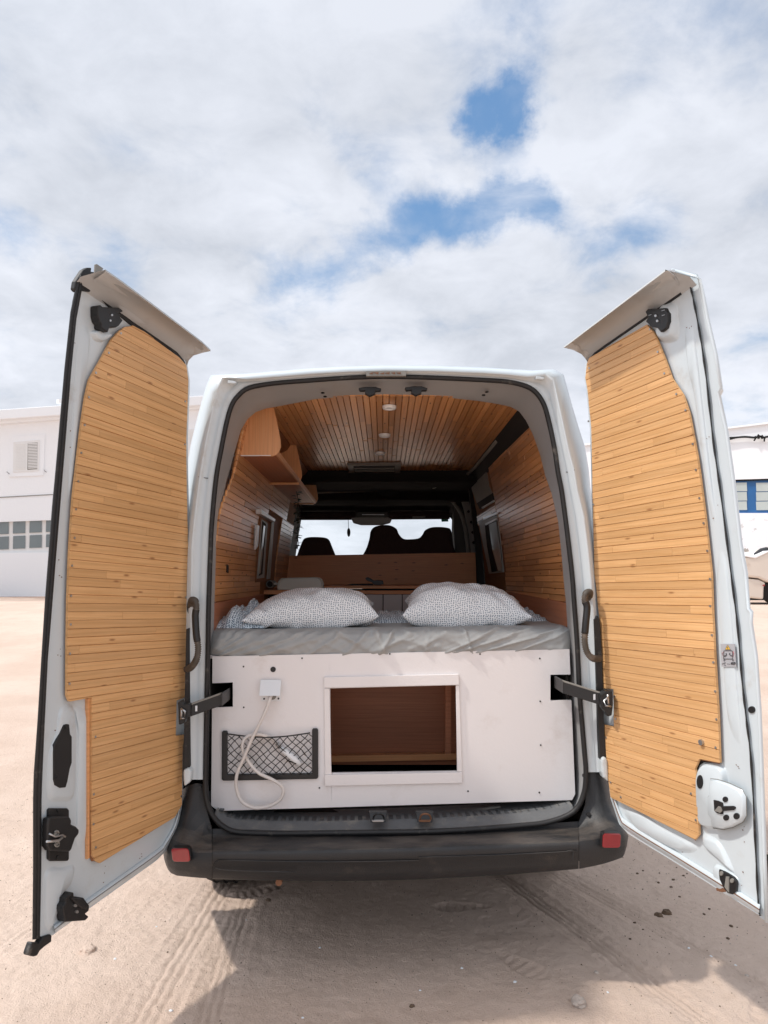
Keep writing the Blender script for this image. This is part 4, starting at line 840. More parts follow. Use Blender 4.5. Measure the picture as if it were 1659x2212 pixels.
def right_door():
    dr = Door((.885, 3.13), (1.145, 2.375), 1, .022, .045)
    if dr.n.x > 0: dr.n = -dr.n
    seam = [(1449, 589), (1480.6, 600.7), (1490.9, 619), (1499, 653.5), (1512.7, 726.9), (1526, 820), (1540.8, 954), (1556.4, 1063), (1578.8, 1237), (1593, 1351.5), (1602.4, 1464), (1611.8, 1550.7), (1623, 1652), (1632.5, 1840), (1638, 1953), (1642, 1978)]
    bottom = [(1547.9, 1919), (1457.7, 1862.8), (1356, 1800.7), (1337.4, 1780), (1318.6, 1723.7)]
    hinge = [(1311, 1671), (1303, 1600), (1298, 1500), (1292, 1351), (1283, 1257), (1278, 1079), (1274, 923), (1266, 842), (1262, 817), (1265, 786)]
    top = [(1269.5, 779.6), (1281, 763.5), (1360, 704), (1420, 664), (1466.8, 632.8), (1463, 608)]
    rt = slab(dr, seam + bottom + hinge + top, 0, .04, 'rear_door', M['white'], van, taper=.03)
    fl = [(1432, 590), (1436, 586), (1453, 583.5), (1506, 596), (1513, 605), (1530, 690), (1547, 764), (1558, 838), (1553, 848), (1569, 926), (1584.5, 1035), (1600, 1172.6), (1611.8, 1238.7), (1617.4, 1315.8), (1624, 1323), (1623, 1348), (1634, 1419), (1641.9, 1539.5), (1647.5, 1689.8), (1653, 1859), (1658, 1992)]
    inner = seam[::-1]; inner = [(u-4, v) for u, v in inner]
    slab(dr, fl + [(1642, 1982)] + inner[1:-1] + [(1446, 592)], -.008, .030, 'door_flange', M['white'], rt, taper=.022)
    # raised rims of the flange
    MB().tube([dr.at(u-1.5, v, -.010) for u, v in fl[2:]], .006, 8).build('flange_rim', M['white'], rt)
    sm = [dr.at(u, v, .0015) for u, v in spline([Vector((*q, 0)) for q in seam], 4) for _ in [0]] if False else [dr.at(p.x, p.y, .0015) for p in spline([Vector((u, v, 0)) for u, v in seam], 5)]
    MB().tube(sm, lambda i: .0032 + .0012*math.sin(i*1.7), 6).build('sealant_seam', M['rubber'], rt)
    wp = [(1397.3, 701.5), (1412.9, 720), (1434.7, 773), (1450.3, 817), (1475.3, 854.4), (1487.8, 891.8), (1506.5, 991.7), (1522, 1110), (1536, 1238.8), (1538.5, 1313.9), (1544, 1426.7), (1550.6, 1539.5), (1554.4, 1647.7), (1510.3, 1639), (1500.9, 1659.7), (1502.8, 1671), (1509.5, 1802.6), (1500.9, 1813.9), (1318.6, 1721.8), (1311.8, 1671), (1307.3, 1599.6), (1302.8, 1565), (1326, 1569.5), (1325.3, 1488.7), (1301.6, 1486.8), (1294, 1332.7), (1286.6, 1257.5), (1283.4, 1238.8), (1280, 1079), (1277, 923), (1269, 842), (1264.5, 817), (1267.8, 785.7), (1272.5, 773)]
    slab(dr, wp, .010, .009, 'board_backing', M['groove'], rt)
    boards(dr, wp, .019, rt, .0293, M['pine'], 23)
    e = wp[:13]; MB().grid([[dr.at(u+4.5, v, .003) for u, v in e], [dr.at(u-.4, v, .017) for u, v in e]], 0, False).build('panel_edge', M['pine_edge'], rt)
    e = wp[12:18]; MB().grid([[dr.at(u+.5, v+3, .002) for u, v in e], [dr.at(u-.4, v-.5, .017) for u, v in e]], 0, False).build('panel_edge', M['pine_edge'], rt)
    sc_ = MB()
    for (u, v) in [zr(835, 632), zr(910, 845), zr(972, 1047), (1461, 851), (1481, 886), (1496.5, 959), (1503.5, 1015), (1511, 1076), (1520, 1130), (1528, 1190), (1533.8, 1250.6), (1534.4, 1309), (1538, 1372), (1541, 1431), (1545, 1493.5), (1547.8, 1554), (1546, 1615), (1328, 1504), (1330, 1553), (1309, 1593), (1319, 1690), z4(200, 670), z4(250, 945), (1341, 1722), (1273, 795), (1271, 910), (1282, 1090)]:
        sc_.disc(dr.at(u, v, .020), dr.n, .0042, .0015, 10)
    tag(sc_.build('screws', M['steel'], rt), kind='stuff')
    MB().disc(dr.at(*z4(310, 138), .022), dr.n, .010, .006, 8).build('bolt', M['steel'], rt)
    # lip
    a = [(1466.8, 632.8), (1420, 664), (1360, 704), (1290, 755), (1275, 771), (1269, 782)]
    b = [(1465, 620), (1412, 655), (1350, 694), (1276, 748), (1268, 763), (1264, 774)]
    c = [(1460, 608), (1404, 642), (1340, 681), (1262, 741), (1257, 754), (1256, 765)]
    d = [(1452, 597), (1395, 626), (1328, 672), (1250, 734), (1243, 745), (1238, 756)]
    e = [(1437, 586), (1384, 626), (1310, 682), (1245, 731), (1232, 741), (1218, 751)]
    m = MB(); rows = [[dr.at(u, v, o) for u, v in q] for q, o in ((a, 0), (b, .020), (c, .036), ([((x[0]+y[0])/2, (x[1]+y[1])/2) for x, y in zip(c, d)], .078), (d, .088), (e, .125))]; rows = [spline(r, 5) for r in rows]; m.grid(rows)
    m.grid([rows[-1], [p + Vector((0, 0, .006)) for p in rows[-1]], [p + dr.n*-.10 + Vector((0, 0, -.004)) for p in rows[-1]], [p + dr.n*-.13 + Vector((0, 0, -.03)) for p in rows[-1]]])
    # closing cheek at the free end
    m.prism([dr.at(1466.8, 632.8, 0), dr.at(1465, 620, .018), dr.at(1460, 608, .045), dr.at(1452, 597, .09), dr.at(1437, 586, .125), dr.at(1453, 584, .0)], dr.d*.01)
    m.build('door_lip', M['cove'], rt)
    flat(dr, [(1466, 634), (1470, 630), (1470, 636), (1420, 671), (1362, 711), (1287, 763), (1272, 783), (1268, 782), (1283, 762), (1360, 705), (1420, 665)], .006, .006, 'lip_gasket', M['rubber'], rt, .001)
    o = flat(dr, [zr(*q) for q in [(815, 440), (900, 436), (975, 430), (1000, 480), (1005, 560), (990, 620), (960, 645), (935, 660), (905, 620), (850, 610), (795, 560), (815, 520), (790, 465)]], .035, .034, 'top_latch', M['black'], rt, .003)
    for q in ((887, 505), (903, 553)): flat(dr, ell(*zr(*q), 2.6, 2.8), .039, .006, 'rivet', M['steel'], o, 0)
    for q in ((958, 452), (960, 497), (835, 495)): flat(dr, [(zr(*q)[0]-3, zr(*q)[1]+1), (zr(*q)[0]+3, zr(*q)[1]-1), (zr(*q)[0]+3, zr(*q)[1]), (zr(*q)[0]-3, zr(*q)[1]+2)], .038, .004, 'slot', M['steel'], o, 0)
    pillow(dr, [zr(*q) for q in [(930, 410), (1000, 370), (1090, 390), (1110, 500), (1120, 640), (1100, 740), (1000, 770), (930, 750), (900, 690), (905, 560)]], .024, 'latch_pad', M['white'], rt, inset=.4)
    pillow(dr, [(1478, 700), (1494, 690), (1506, 760), (1520, 880), (1535, 1010), (1548, 1130), (1538, 1130), (1515, 960), (1498, 840), (1482, 770)], .007, 'pressed_rib', M['white'], rt, inset=.3, steps=4)
    pillow(dr, [(1552, 1180), (1566, 1190), (1580, 1300), (1592, 1450), (1604, 1600), (1595, 1620), (1572, 1560), (1560, 1400), (1548, 1260)], .006, 'pressed_rib', M['white'], rt, inset=.25, steps=4)
    # sticker
    def s2(q, off): return dr.at(*zs(*q), off)
    st = MB().prism([s2(q, .0085) for q in [(390, 322), (740, 322), (775, 880), (415, 885)]], -dr.n*.002).build('warning_sticker', M['sticker'], rt)
    MB().prism([s2(q, .0095) for q in [(565, 348), (508, 458), (632, 458)]], -dr.n*.0004).build('triangle', M['yellow'], st)
    ink = MB(); L_ = lambda pts, r=.0009: ink.tube([s2(q, .0098) for q in pts], r, 4)
    L_([(565, 345), (505, 462), (636, 462), (565, 345)], .0006); L_([(567, 385), (567, 425)], .0014); L_([(567, 438), (567, 446)], .0014)
    L_([(470, 690), (472, 495), (490, 484), (665, 484), (680, 495), (690, 690), (470, 690)]); L_([(472, 700), (470, 735), (495, 735), (497, 700)]); L_([(680, 700), (683, 728), (710, 728), (705, 700)])
    L_([(485, 622), (520, 608), (540, 580), (525, 552)], .0018); L_([(615, 545), (612, 580), (630, 602), (668, 615)], .0018)
    L_([(515, 780), (428, 812), (515, 848)]); L_([(650, 790), (670, 775), (750, 775), (735, 800), (650, 800)], .0012); L_([(640, 815), (725, 828), (760, 790)]); L_([(545, 812), (620, 815)], .0006)
    ink.build('pictogram', M['ink'], st)
    ri = MB(); 
    for pts in ([(465, 520), (430, 560), (440, 600), (470, 590)], [(700, 500), (715, 560), (690, 640), (705, 590)], [(685, 540), (715, 535)]): ri.tube([s2(q, .0098) for q in pts], .0007, 4)
    ri.build('pictogram_arrows', M['red_ink'], st)
    flat(dr, ell(*zs(1145, 1938), 7.2, 7.6, 20), -.004, .006, 'rubber_plug', M['black'], rt, .001)
    # handle pod
    pillow(dr, [(z4(*q)[0]+6, z4(*q)[1]) for q in [(247, 560), (252, 470), (272, 400), (325, 342), (430, 350), (500, 372), (545, 430), (560, 600), (560, 850), (540, 1030), (420, 1050), (310, 1030), (272, 960), (255, 760)]], .020, 'handle_pod', M['white'], rt, inset=.14, steps=5, smoothpts=3)
    flat(dr, [z4(*q) for q in [(272, 318), (300, 304), (345, 312), (400, 330), (470, 342), (480, 350), (330, 345), (285, 375), (262, 430), (250, 470), (246, 400)]], .004, .003, 'pod_shadow_gap', M['dark'], rt, 0)
    o = pillow(dr, [z4(*q) for q in [(405, 512), (480, 522), (600, 560), (730, 622), (775, 700), (777, 900), (740, 968), (640, 1020), (540, 1045), (430, 1030), (422, 940), (385, 885), (380, 700), (400, 680)]], .012, 'handle_plate', M['white'], rt, inset=.10, base=.018, steps=4, smoothpts=0)
    pts = [z4(*q) for q in [(405, 512), (480, 522), (600, 560), (730, 622), (775, 700), (777, 900), (740, 968), (640, 1020), (540, 1045), (430, 1030), (422, 940), (385, 885), (380, 700), (400, 680)]]
    MB().tube([dr.at(u, v, .019) for u, v in pts], .0012, 5, 0, True).build('plate_seam', M['greytrim'], o)
    for (q, rx, ry) in (((288, 548), 6.6, 14.8),): flat(dr, ell(*z4(*q), rx, ry, 22), .022, .004, 'rubber_grommet', M['black'], rt, .001)
    for (q, r0) in (((551, 730), 5.6), ((560, 920), 6.0), ((668, 905), 6.4)): flat(dr, ell(*z4(*q), r0, r0*1.08, 20), .0325, .004, 'rubber_grommet', M['black'], o, .001)
    flat(dr, [z4(*q) for q in [(432, 735), (480, 745), (525, 765), (530, 800), (640, 798), (658, 810), (660, 825), (640, 842), (530, 852), (525, 885), (470, 875), (440, 850)]], .033, .004, 'handle_slot', M['black'], o, .001)
    flat(dr, [z4(*q) for q in [(440, 850), (480, 800), (505, 810), (520, 850), (500, 872)]], .037, .004, 'handle_lever', M['greytrim'], o, .001)
    pillow(dr, [z4(*q) for q in [(300, 1070), (400, 1090), (500, 1160), (580, 1290), (665, 1490), (640, 1500), (540, 1400), (420, 1290), (310, 1190)]], .012, 'pressed_rib', M['white'], rt, inset=.45, steps=5)
    pillow(dr, [z4(*q) for q in [(430, 1440), (480, 1400), (600, 1470), (700, 1560), (720, 1690), (690, 1760), (600, 1740), (510, 1680), (450, 1570)]], .012, 'latch_pad', M['white'], rt, inset=.2, steps=4)
    o = flat(dr, [z4(*q) for q in [(490, 1455), (560, 1490), (640, 1540), (668, 1580), (672, 1620), (665, 1685), (630, 1718), (580, 1705), (530, 1640), (495, 1560), (486, 1500)]], .016, .01, 'bottom_latch', M['black'], rt, .002)
    for q in ((510, 1500), (620, 1575)): flat(dr, ell(*z4(*q), 4, 5), .020, .005, 'bolt', M['greytrim'], o, .001)
    flat(dr, [z4(*q) for q in [(560, 1530), (592, 1535), (590, 1700), (545, 1640)]], .020, .005, 'latch_tongue', M['greytrim'], o, .001)
    flat(dr, [z4(*q) for q in [(455, 1650), (500, 1660), (545, 1640), (565, 1690), (520, 1695), (465, 1680)]], .012, .006, 'rust_patch', M['rust'], rt, .001)
    scuffs(dr, rt, [(1500, 800), (1490, 720), (1530, 960), (1545, 1100), (1560, 1250), (1575, 1500), (1590, 1640), (1610, 1800), (1560, 1860), (1600, 1900), (1420, 1800), (1480, 1850)], 5)
    hem = [(1640, 1974), (1600, 1948), (1547, 1914), (1457, 1858), (1357, 1796), (1339, 1776), (1320, 1722)]
    rows = [[dr.at(u, v, 0) for u, v in hem], [dr.at(u, v-5, .012) for u, v in hem], [dr.at(u+1, v-15, .012) for u, v in hem], [dr.at(u+2, v-20, .001) for u, v in hem]]
    MB().grid([spline(r, 4) for r in rows]).build('lower_hem', M['white'], rt)
    MB().tube(spline([dr.at(u, v-9, .013) for u, v in hem], 4), .0018, 5).build('hem_seam', M['rust'], rt)
    pillow(dr, [(1345, 1748), (1380, 1752), (1440, 1790), (1500, 1822), (1508, 1840), (1470, 1842), (1400, 1806), (1362, 1780)], .012, 'pressed_rib', M['white'], rt, inset=.3, steps=4)
    flat(dr, [z4(985, 1300), z4(1000, 1305), z4(1010, 1690), z4(1004, 1700)], -.03, .02, 'outer_mirror_edge', M['black'], rt, .001)
right_door()

# ================================================================== INTERIOR LINING (parts of the van)
def lean(z): return .115*max(0, (z-1.5)/.85)**1.5
def XL(y, z): return -.772 - .014*(y-3.3) + lean(z)
def XR(y, z): return .832 - .004*(y-3.3) - lean(z)
CZ = 2.385
def wallboards(side, y0, y1, z0, z1, pitch, parent, seed, near=None, far=None):
    rr = random.Random(seed); XX = XL if side < 0 else XR; s = -side; z = z0
    while z < z1:
        w = pitch; a = (y0 if not near else near(z)); b = y1 if not far else far(z)
        cuts = [a]; 
        while cuts[-1] < b - .35:
            c = cuts[-1] + rr.uniform(.28, .85)
            if c < b-.15: cuts.append(c)
            else: break
        cuts.append(b); dd = rr.uniform(0, .0022)
        for i in range(len(cuts)-1):
            ya, yb = cuts[i]+.0012, cuts[i+1]-.0012; gp = rr.choice((.0005, .0008, .0012)); zb, ztp = z+gp, min(z+w, z1)-gp; dd = rr.uniform(0, .0022)
            f = lambda y, zz, o: Vector((XX(y, zz) + s*(o), y, zz))
            o1 = .010+dd; fr = [f(ya+.001, zb+.001, o1), f(yb-.001, zb+.001, o1), f(yb-.001, ztp-.001, o1), f(ya+.001, ztp-.001, o1)]; mid = [f(ya, zb, o1-.003), f(yb, zb, o1-.003), f(yb, ztp, o1-.003), f(ya, ztp, o1-.003)]
            bk = [f(ya, zb, .001), f(yb, zb, .001), f(yb, ztp, .001), f(ya, ztp, .001)]
            fs = [(0, 1, 2, 3)] + [q for i2 in range(4) for q in ((i2, i2+4, (i2+1) % 4+4, (i2+1) % 4), (i2+4, i2+8, (i2+1) % 4+8, (i2+1) % 4+4))]
            uv = [(ya, zb), (yb, zb), (yb, ztp), (ya, ztp)]*3
            MB().add(fr+mid+bk, fs, uv).build('board', M['pine_in'], parent)
        z += w
def interior():
    # backing walls
    zs_ = [1.2, 1.5, 1.7, 1.9, 2.1, 2.25, CZ+.02]
    cabl = MB().grid([[Vector((XL(y, z), y, z)) for z in zs_] for y in (3.42, 4.7, 6.15)])
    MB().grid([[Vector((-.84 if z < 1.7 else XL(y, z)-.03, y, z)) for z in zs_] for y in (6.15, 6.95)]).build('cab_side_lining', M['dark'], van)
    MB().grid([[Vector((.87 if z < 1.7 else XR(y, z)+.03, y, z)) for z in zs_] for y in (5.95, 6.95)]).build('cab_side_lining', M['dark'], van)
    wl = cabl.build('wall_lining', M['groove'], van); tag(wl, 'left pine boarded side wall behind the overhead cabinet')
    wallboards(-1, 3.28, 4.66, 1.455, 2.36, .030, wl, 5, near=lambda z: 3.28 + .16*smooth((z-1.82)/.25))
    wallboards(-1, 4.66, 5.6, 2.0, 2.36, .030, wl, 6); wallboards(-1, 5.36, 6.12, 1.455, 2.0, .030, wl, 7)
    wr = MB().grid([[Vector((XR(y, z), y, z)) for z in zs_] for y in (3.42, 4.98, 5.98)]).build('wall_lining', M['groove'], van); tag(wr, 'right pine boarded side wall')
    wallboards(1, 3.28, 4.96, 1.455, 2.31, .030, wr, 8, near=lambda z: 3.28 + .16*smooth((z-1.82)/.25), far=lambda z: 4.96)
    wallboards(1, 4.98, 5.95, 1.985, 2.06, .030, wr, 9)
    # lower skirting boards
    MB().prism([Vector((XL(3.28, 1.4)+.004, 3.28, 1.30)), Vector((XL(3.28, 1.4)+.004, 3.28, 1.452)), Vector((XL(4.8, 1.4)+.004, 4.8, 1.462)), Vector((XL(4.8, 1.4)+.004, 4.8, 1.30))], (.014, 0, 0), [(0, 0), (0, .1), (1.5, .1), (1.5, 0)]).build('skirting_board', M['ply_red'], van)
    MB().prism([Vector((XR(3.28, 1.4)-.018, 3.28, 1.30)), Vector((XR(3.28, 1.4)-.018, 3.28, 1.452)), Vector((XR(4.9, 1.4)-.018, 4.9, 1.475)), Vector((XR(4.9, 1.4)-.018, 4.9, 1.30))], (.014, 0, 0), [(0, 0), (0, .1), (1.5, .1), (1.5, 0)]).build('skirting_board', M['ply_red'], van)
    # ceiling
    ce = MB().grid([[Vector((x, y, CZ+.012+.0*(x*x))) for x in (-.74, 0, .78)] for y in (3.44, 5.58)]).build('ceiling_lining', M['groove'], van)
    rr = random.Random(4); x = -.58
    while x < .655:
        ys_ = 3.275 + .17*smooth((abs(x-.03)-.28)/.30)
        cuts = [ys_]
        first = rr.uniform(.5, 1.2); cuts.append(ys_+first)
        while cuts[-1] < 5.35:
            c = cuts[-1] + rr.uniform(.16, .55)
            if c < 5.45: cuts.append(c)
            else: break
        cuts.append(5.58)
        for i in range(len(cuts)-1):
            a, b = cuts[i]+.001, cuts[i+1]-.001; dz = rr.uniform(0, .0025); z0 = CZ-dz; w = .030
            f = [Vector((x+.0022, a, z0)), Vector((x+w-.0022, a, z0)), Vector((x+w-.0022, b, z0)), Vector((x+.0022, b, z0))]
            g = [Vector((x+.001, a, z0+.003)), Vector((x+w-.001, a, z0+.003)), Vector((x+w-.001, b, z0+.003)), Vector((x+.001, b, z0+.003))]
            h = [p + Vector((0, 0, .008)) for p in g]
            fs = [(0, 1, 2, 3)] + [q for k in range(4) for q in ((k, k+4, (k+1) % 4+4, (k+1) % 4), (k+4, k+8, (k+1) % 4+8, (k+1) % 4+4))]
            MB().add(f+g+h, fs, [(a, x), (a, x+w), (b, x+w), (b, x)]*3).build('board', M['pine_in'], ce)
        x += .0302
    # dark seam rail between ceiling and right wall
    MB().prism([Vector((.655, 3.40, CZ-.002)), Vector((.80, 3.40, CZ-.0)), Vector((.80, 3.40, 2.27)), Vector((.735, 3.40, 2.275))], (0, 2.85, 0)).build('corner_rail', M['dark'], van)
    MB().tube([Vector((.668, 4.3, CZ-.012)), Vector((.66, 5.3, CZ-.02)), Vector((.63, 5.75, CZ-.03)), Vector((.40, 6.0, CZ-.08))], .012, 6).build('curtain_rail', M['greytrim'], van)
    MB().prism([Vector((-.74, 3.55, CZ+.005)), Vector((-.58, 3.55, CZ-.001)), Vector((-.60, 3.55, CZ-.03)), Vector((-.73, 3.55, 2.28))], (0, 2.5, 0)).build('corner_rail', M['pine_edge'], van)
    # spot lights and roof vent
    for (u, v, r) in ((841, 877, .034), (831, 938, .034), (820.5, 977, .034)):
        c = PZ(u, v, CZ-.004); o = MB().add([], [])
        rows = [[c + Vector((math.cos(a)*q, math.sin(a)*q, z)) for a in arc(28)] for q, z in ((r, 0), (r*.98, -.010), (r*.86, -.016), (r*.66, -.014), (r*.62, -.006), (.0001, -.005))]
        MB().grid(rows, 0, True, True).build('spot_light', M['plastic_white'], van)
        MB().grid([[c + Vector((math.cos(a)*q, math.sin(a)*q, -.0075)) for a in arc(20)] for q in (r*.6, .0001)], 0, False, True).build('lens', M['greytrim'], van.children[-1] if False else [o_ for o_ in COL.objects if o_.name.startswith('spot_light')][-1])
    a, b, c, d = PZ(750, 1005, CZ-.02), PZ(866, 1004, CZ-.02), PZ(865, 1022.5, CZ-.02), PZ(754, 1023, CZ-.02)
    v = MB().prism([a, b, c, d], (0, 0, .02)).build('roof_vent', M['greytrim'], van, .004)
    cen = (a+b+c+d)/4; MB().prism([cen + (p-cen)*.78 + Vector((0, 0, -.002)) for p in (a, b, c, d)], (0, 0, .003)).build('vent_glass', M['dark'], v)
    for k in (.25, .5, .75):
        MB().prism([cen + ((a.lerp(d, k))-cen)*.76 + Vector((0, 0, -.006)), cen + ((b.lerp(c, k))-cen)*.76 + Vector((0, 0, -.006)), cen + ((b.lerp(c, k+.04))-cen)*.76 + Vector((0, 0, -.006)), cen + ((a.lerp(d, k+.04))-cen)*.76 + Vector((0, 0, -.006))], (0, 0, .004)).build('slat', M['greytrim'], v)
    # beyond the boarding : dark front bulkhead, cab ceiling
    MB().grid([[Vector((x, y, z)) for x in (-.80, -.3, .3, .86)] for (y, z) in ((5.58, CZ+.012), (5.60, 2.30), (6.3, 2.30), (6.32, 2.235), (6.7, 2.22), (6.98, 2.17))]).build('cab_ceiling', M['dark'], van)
    # torn grey header edge
    e = [(677, 1068), (700, 1066), (740, 1064), (790, 1063), (826, 1062)]
    MB().grid([[P(u, v, 6.26) for u, v in e], [P(u, v-9+2*math.sin(u*.4), 6.24) for u, v in e]], 0, False).build('header_edge', M['greytrim'], van)
    ring_ = [(660, 1078), (677, 1069), (740, 1066), (800, 1064), (826, 1069), (845, 1066), (860, 1064.5), (945, 1065), (960, 1070), (975, 1081), (990, 1100), (1000, 1122), (1006, 1150), (1012, 1200)]
    MB().tube(spline([P(u, v, 6.45) for u, v in ring_], 4), .016, 6).build('headliner_edge', M['greytrim'], van)
    ring2 = [(596, 1215), (600, 1170), (607, 1120), (618, 1098), (640, 1088)]
    MB().tube(spline([P(u, v, 6.45) for u, v in ring2], 4), .014, 6).tube(spline([P(u+9, v+3, 6.5) for u, v in ring2], 4), .010, 6).build('headliner_edge', M['greytrim'], van)
    bl = MB()
    for (x0, y0, x1, y1, s) in ((815, 1050, 862, 1072, 0),):
        bl.grid([[P(838+24*math.cos(a)*k, 1060+13*math.sin(a)*k, 6.2) for a in arc(16)] for k in (0.001, 1)], 0, False, True)
    bl.build('rolled_curtain', M['dark'], van)
    # pillar with punched holes
    pl = [(994, 1062), (1005, 1062), (1012, 1080), (1020, 1110), (1026, 1140), (1031, 1195), (1018, 1195), (1013, 1150), (1005, 1110), (998, 1085)]
    o = MB().prism([P(u, v, 6.42) for u, v in pl], (0, .04, 0)).build('pillar_trim', M['greytrim'], van)
    for (u, v) in ((1004, 1080), (1012, 1105), (1018, 1128), (1021, 1150), (1023, 1172)): MB().disc(P(u, v, 6.417), (0, -1, 0), .012, .004, 10).build('punched_hole', M['dark'], o)
    MB().prism([P(u, v, 6.62) for u, v in [(982, 1085), (1000, 1100), (1012, 1150), (1016, 1215), (984, 1215), (980, 1140)]], (0, .2, 0)).build('door_pillar', M['headliner'], van)
    MB().prism([P(u, v, 6.62) for u, v in [(596, 1215), (603, 1120), (622, 1090), (634, 1100), (628, 1130), (627, 1215)]], (0, .2, 0)).build('door_pillar', M['headliner'], van)
    # black gap between lining and right window zone
    MB().prism([P(u, v, 6.05) for u, v in [(1008, 1010), (1030, 985), (1014, 1020), (1024, 1070), (1036, 1140), (1048, 1270), (1031, 1270), (1029, 1195), (1018, 1100)]], (0, .05, 0)).build('window_pillar', M['dark'], van)
    # upper right cloth panel and strip
    def wr_(u, v, o=0.004):
        p = PX(u, v, .8)
        for _ in range(8): p = PX(u, v, XR(p.y, p.z) - o)
        return p
    def patch(pts, name, mat, o=.004, par=van, th=.01): return MB().prism([wr_(u, v, o) for u, v in pts], (th, 0, 0), [(p.y, p.z) for p in [wr_(u, v, o) for u, v in pts]]).build(name, mat, par)
    patch([(1012, 1018), (1044, 985), (1056, 1050), (1064, 1066), (1030, 1087), (1020, 1060)], 'cloth_panel', M['greytrim'])
    patch([(1030, 1087), (1064, 1065), (1067, 1083), (1036, 1100)], 'upper_strip', M['dark'], .006)
    patch([(1040, 1096), (1066, 1080.5), (1066.5, 1083.5), (1041, 1099)], 'rail_highlight', M['plastic_white'], .012)
    w = patch([(1030, 1115), (1078, 1094), (1084, 1150), (1093, 1238), (1094, 1246), (1050, 1246), (1040, 1170)], 'side_window', M['pine_edge'], .010, van, .004)
    w2 = patch([(1034, 1127), (1073, 1108), (1080, 1160), (1088, 1236), (1056, 1240), (1044, 1180)], 'window_frame', M['winframe'], .016, w, .004)
    patch([(1047, 1133), (1072, 1120), (1084, 1232), (1062, 1236), (1052, 1180)], 'window_opening', M['dark'], .0205, w, .002)
    patch([(1056, 1132), (1071.5, 1127), (1085.5, 1233), (1076, 1234), (1064, 1190), (1058, 1150)], 'pane', M['pane'], .0235, w, .002)
    patch([(1044, 1118), (1072, 1106), (1073, 1110.5), (1044, 1123)], 'blind_box', M['plastic_white'], .03, w, .01)
    patch([(1047, 1131.5), (1072, 1119.5), (1072, 1123), (1048, 1135)], 'blind_box', M['plastic_white'], .03, w, .01)
    # left window
    def wl_(u, v, o=.012):
        p = PX(u, v, -.8)
        for _ in range(8): p = PX(u, v, XL(p.y, p.z) + o)
        return p
    def lp(pts, name, mat, o=.014, par=van, th=.004): return MB().prism([wl_(u, v, o) for u, v in pts], (-th, 0, 0)).build(name, mat, par)
    w = lp([(563, 1100), (600, 1128), (592, 1254), (552, 1258)], 'side_window', M['pine_edge'], .014)
    lp([(566, 1122), (578, 1130), (571, 1248), (556, 1250)], 'window_frame', M['winframe'], .020, w)
    lp([(568, 1126), (575, 1133), (567, 1240), (560, 1244)], 'window_opening', M['dark'], .024, w)
    lp([(570, 1135), (573, 1137), (563, 1238), (559, 1241)], 'pane', M['pane'], .027, w)
    lp([(588, 1124), (592.5, 1126), (584, 1250), (577, 1251)], 'window_jamb', M['winframe'], .026, w)
    lp([(564, 1100), (595, 1122), (594, 1127), (564, 1110)], 'blind_box', M['plastic_white'], .045, w, .03)
    lp([(556.5, 1134), (560.5, 1136), (557.5, 1180), (553, 1187)], 'blind_cord_guide', M['plastic_white'], .03, w, .01)
    lp([(491, 1219), (494.5, 1222), (494, 1238), (490, 1236)], 'wall_hook', M['dark'], .016)
    # sun visors, lamp, mirror
    for (a, b, c, d) in ((632, 1106, 768, 1123), (840, 1106, 971, 1121)):
        MB().tube([P(a, (b+d)/2, 6.85), P(c, (b+d)/2-1, 6.85)], (.036, .040), 10).build('sun_visor', M['seat'], van)
    MB().prism([P(u, v, 6.78) for u, v in [(891, 1115.5), (919, 1114.5), (919, 1118.5), (891, 1119.5)]], (0, .005, 0)).build('visor_label', M['greytrim'], van)
    MB().prism([P(u, v, 6.83) for u, v in [(770, 1105), (838, 1105), (840, 1118), (768, 1118)]], (0, .1, 0)).build('dome_lamp', M['headliner'], van, .01)
    MB().prism([P(u, v, 6.81) for u, v in [(782, 1110.5), (830, 1110.5), (830, 1112.5), (782, 1112.5)]], (0, .01, 0)).build('lamp_lens', M['plastic_white'], van)
    MB().prism([P(u, v, 6.76) for u, v in [(758, 1119), (770, 1117), (838, 1117), (847, 1121), (843, 1130), (825, 1134.5), (780, 1134.5), (763, 1130)]], (0, .03, 0)).build('mirror', M['winframe'], van, .01)
    MB().prism([P(u, v, 6.95) for u, v in [(953, 1119), (968, 1118.5), (968.5, 1126.5), (954, 1127)]], (0, .004, 0)).build('windscreen_sticker', M['green'], van)
    # seats
    def seat(pts, label, Y=6.48):
        pp = spline([Vector((u, v, 0)) for u, v in pts], 4); f = [P(p.x, p.y, Y) for p in pp]
        f = f + [Vector((f[-1].x, Y, 1.0)), Vector((f[0].x, Y, 1.0))]
        c = sum(f, Vector())/len(f)
        m = MB(); n = len(f); rows = [[c + (p-c)*k + Vector((0, dy, 0)) for p in f] for k, dy in ((.9, -.05), (.97, -.035), (1, 0), (1, .08), (.95, .13))]
        m.grid(rows, 0, True, True); m.f.append(list(range(n))); m.m.append(0); m.sm.append(False)
        tag(m.build('seat', M['seat'], van), label)
    seat([(641, 1202), (648, 1182), (655, 1166), (662, 1161.5), (673, 1160), (690, 1160.2), (703, 1161.7), (710, 1166), (716, 1180), (725, 1202)], 'single dark front seat on the left')
    seat([(783, 1200), (792, 1183), (798, 1163), (801, 1146.7), (811.8, 1137), (836, 1134), (852.6, 1140), (859, 1153), (867.6, 1163), (878.5, 1166), (904, 1164), (913.8, 1157), (922, 1144), (937, 1138.5), (964, 1139.5), (975, 1146.7), (979, 1176), (986, 1200)], 'double dark front bench seat on the right')
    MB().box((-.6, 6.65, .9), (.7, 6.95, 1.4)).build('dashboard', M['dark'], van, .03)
    # floor and rear load space
    MB().box((-.85, 3.3, .50), (.90, 6.95, .552)).build('load_floor', M['dark'], van)
interior()

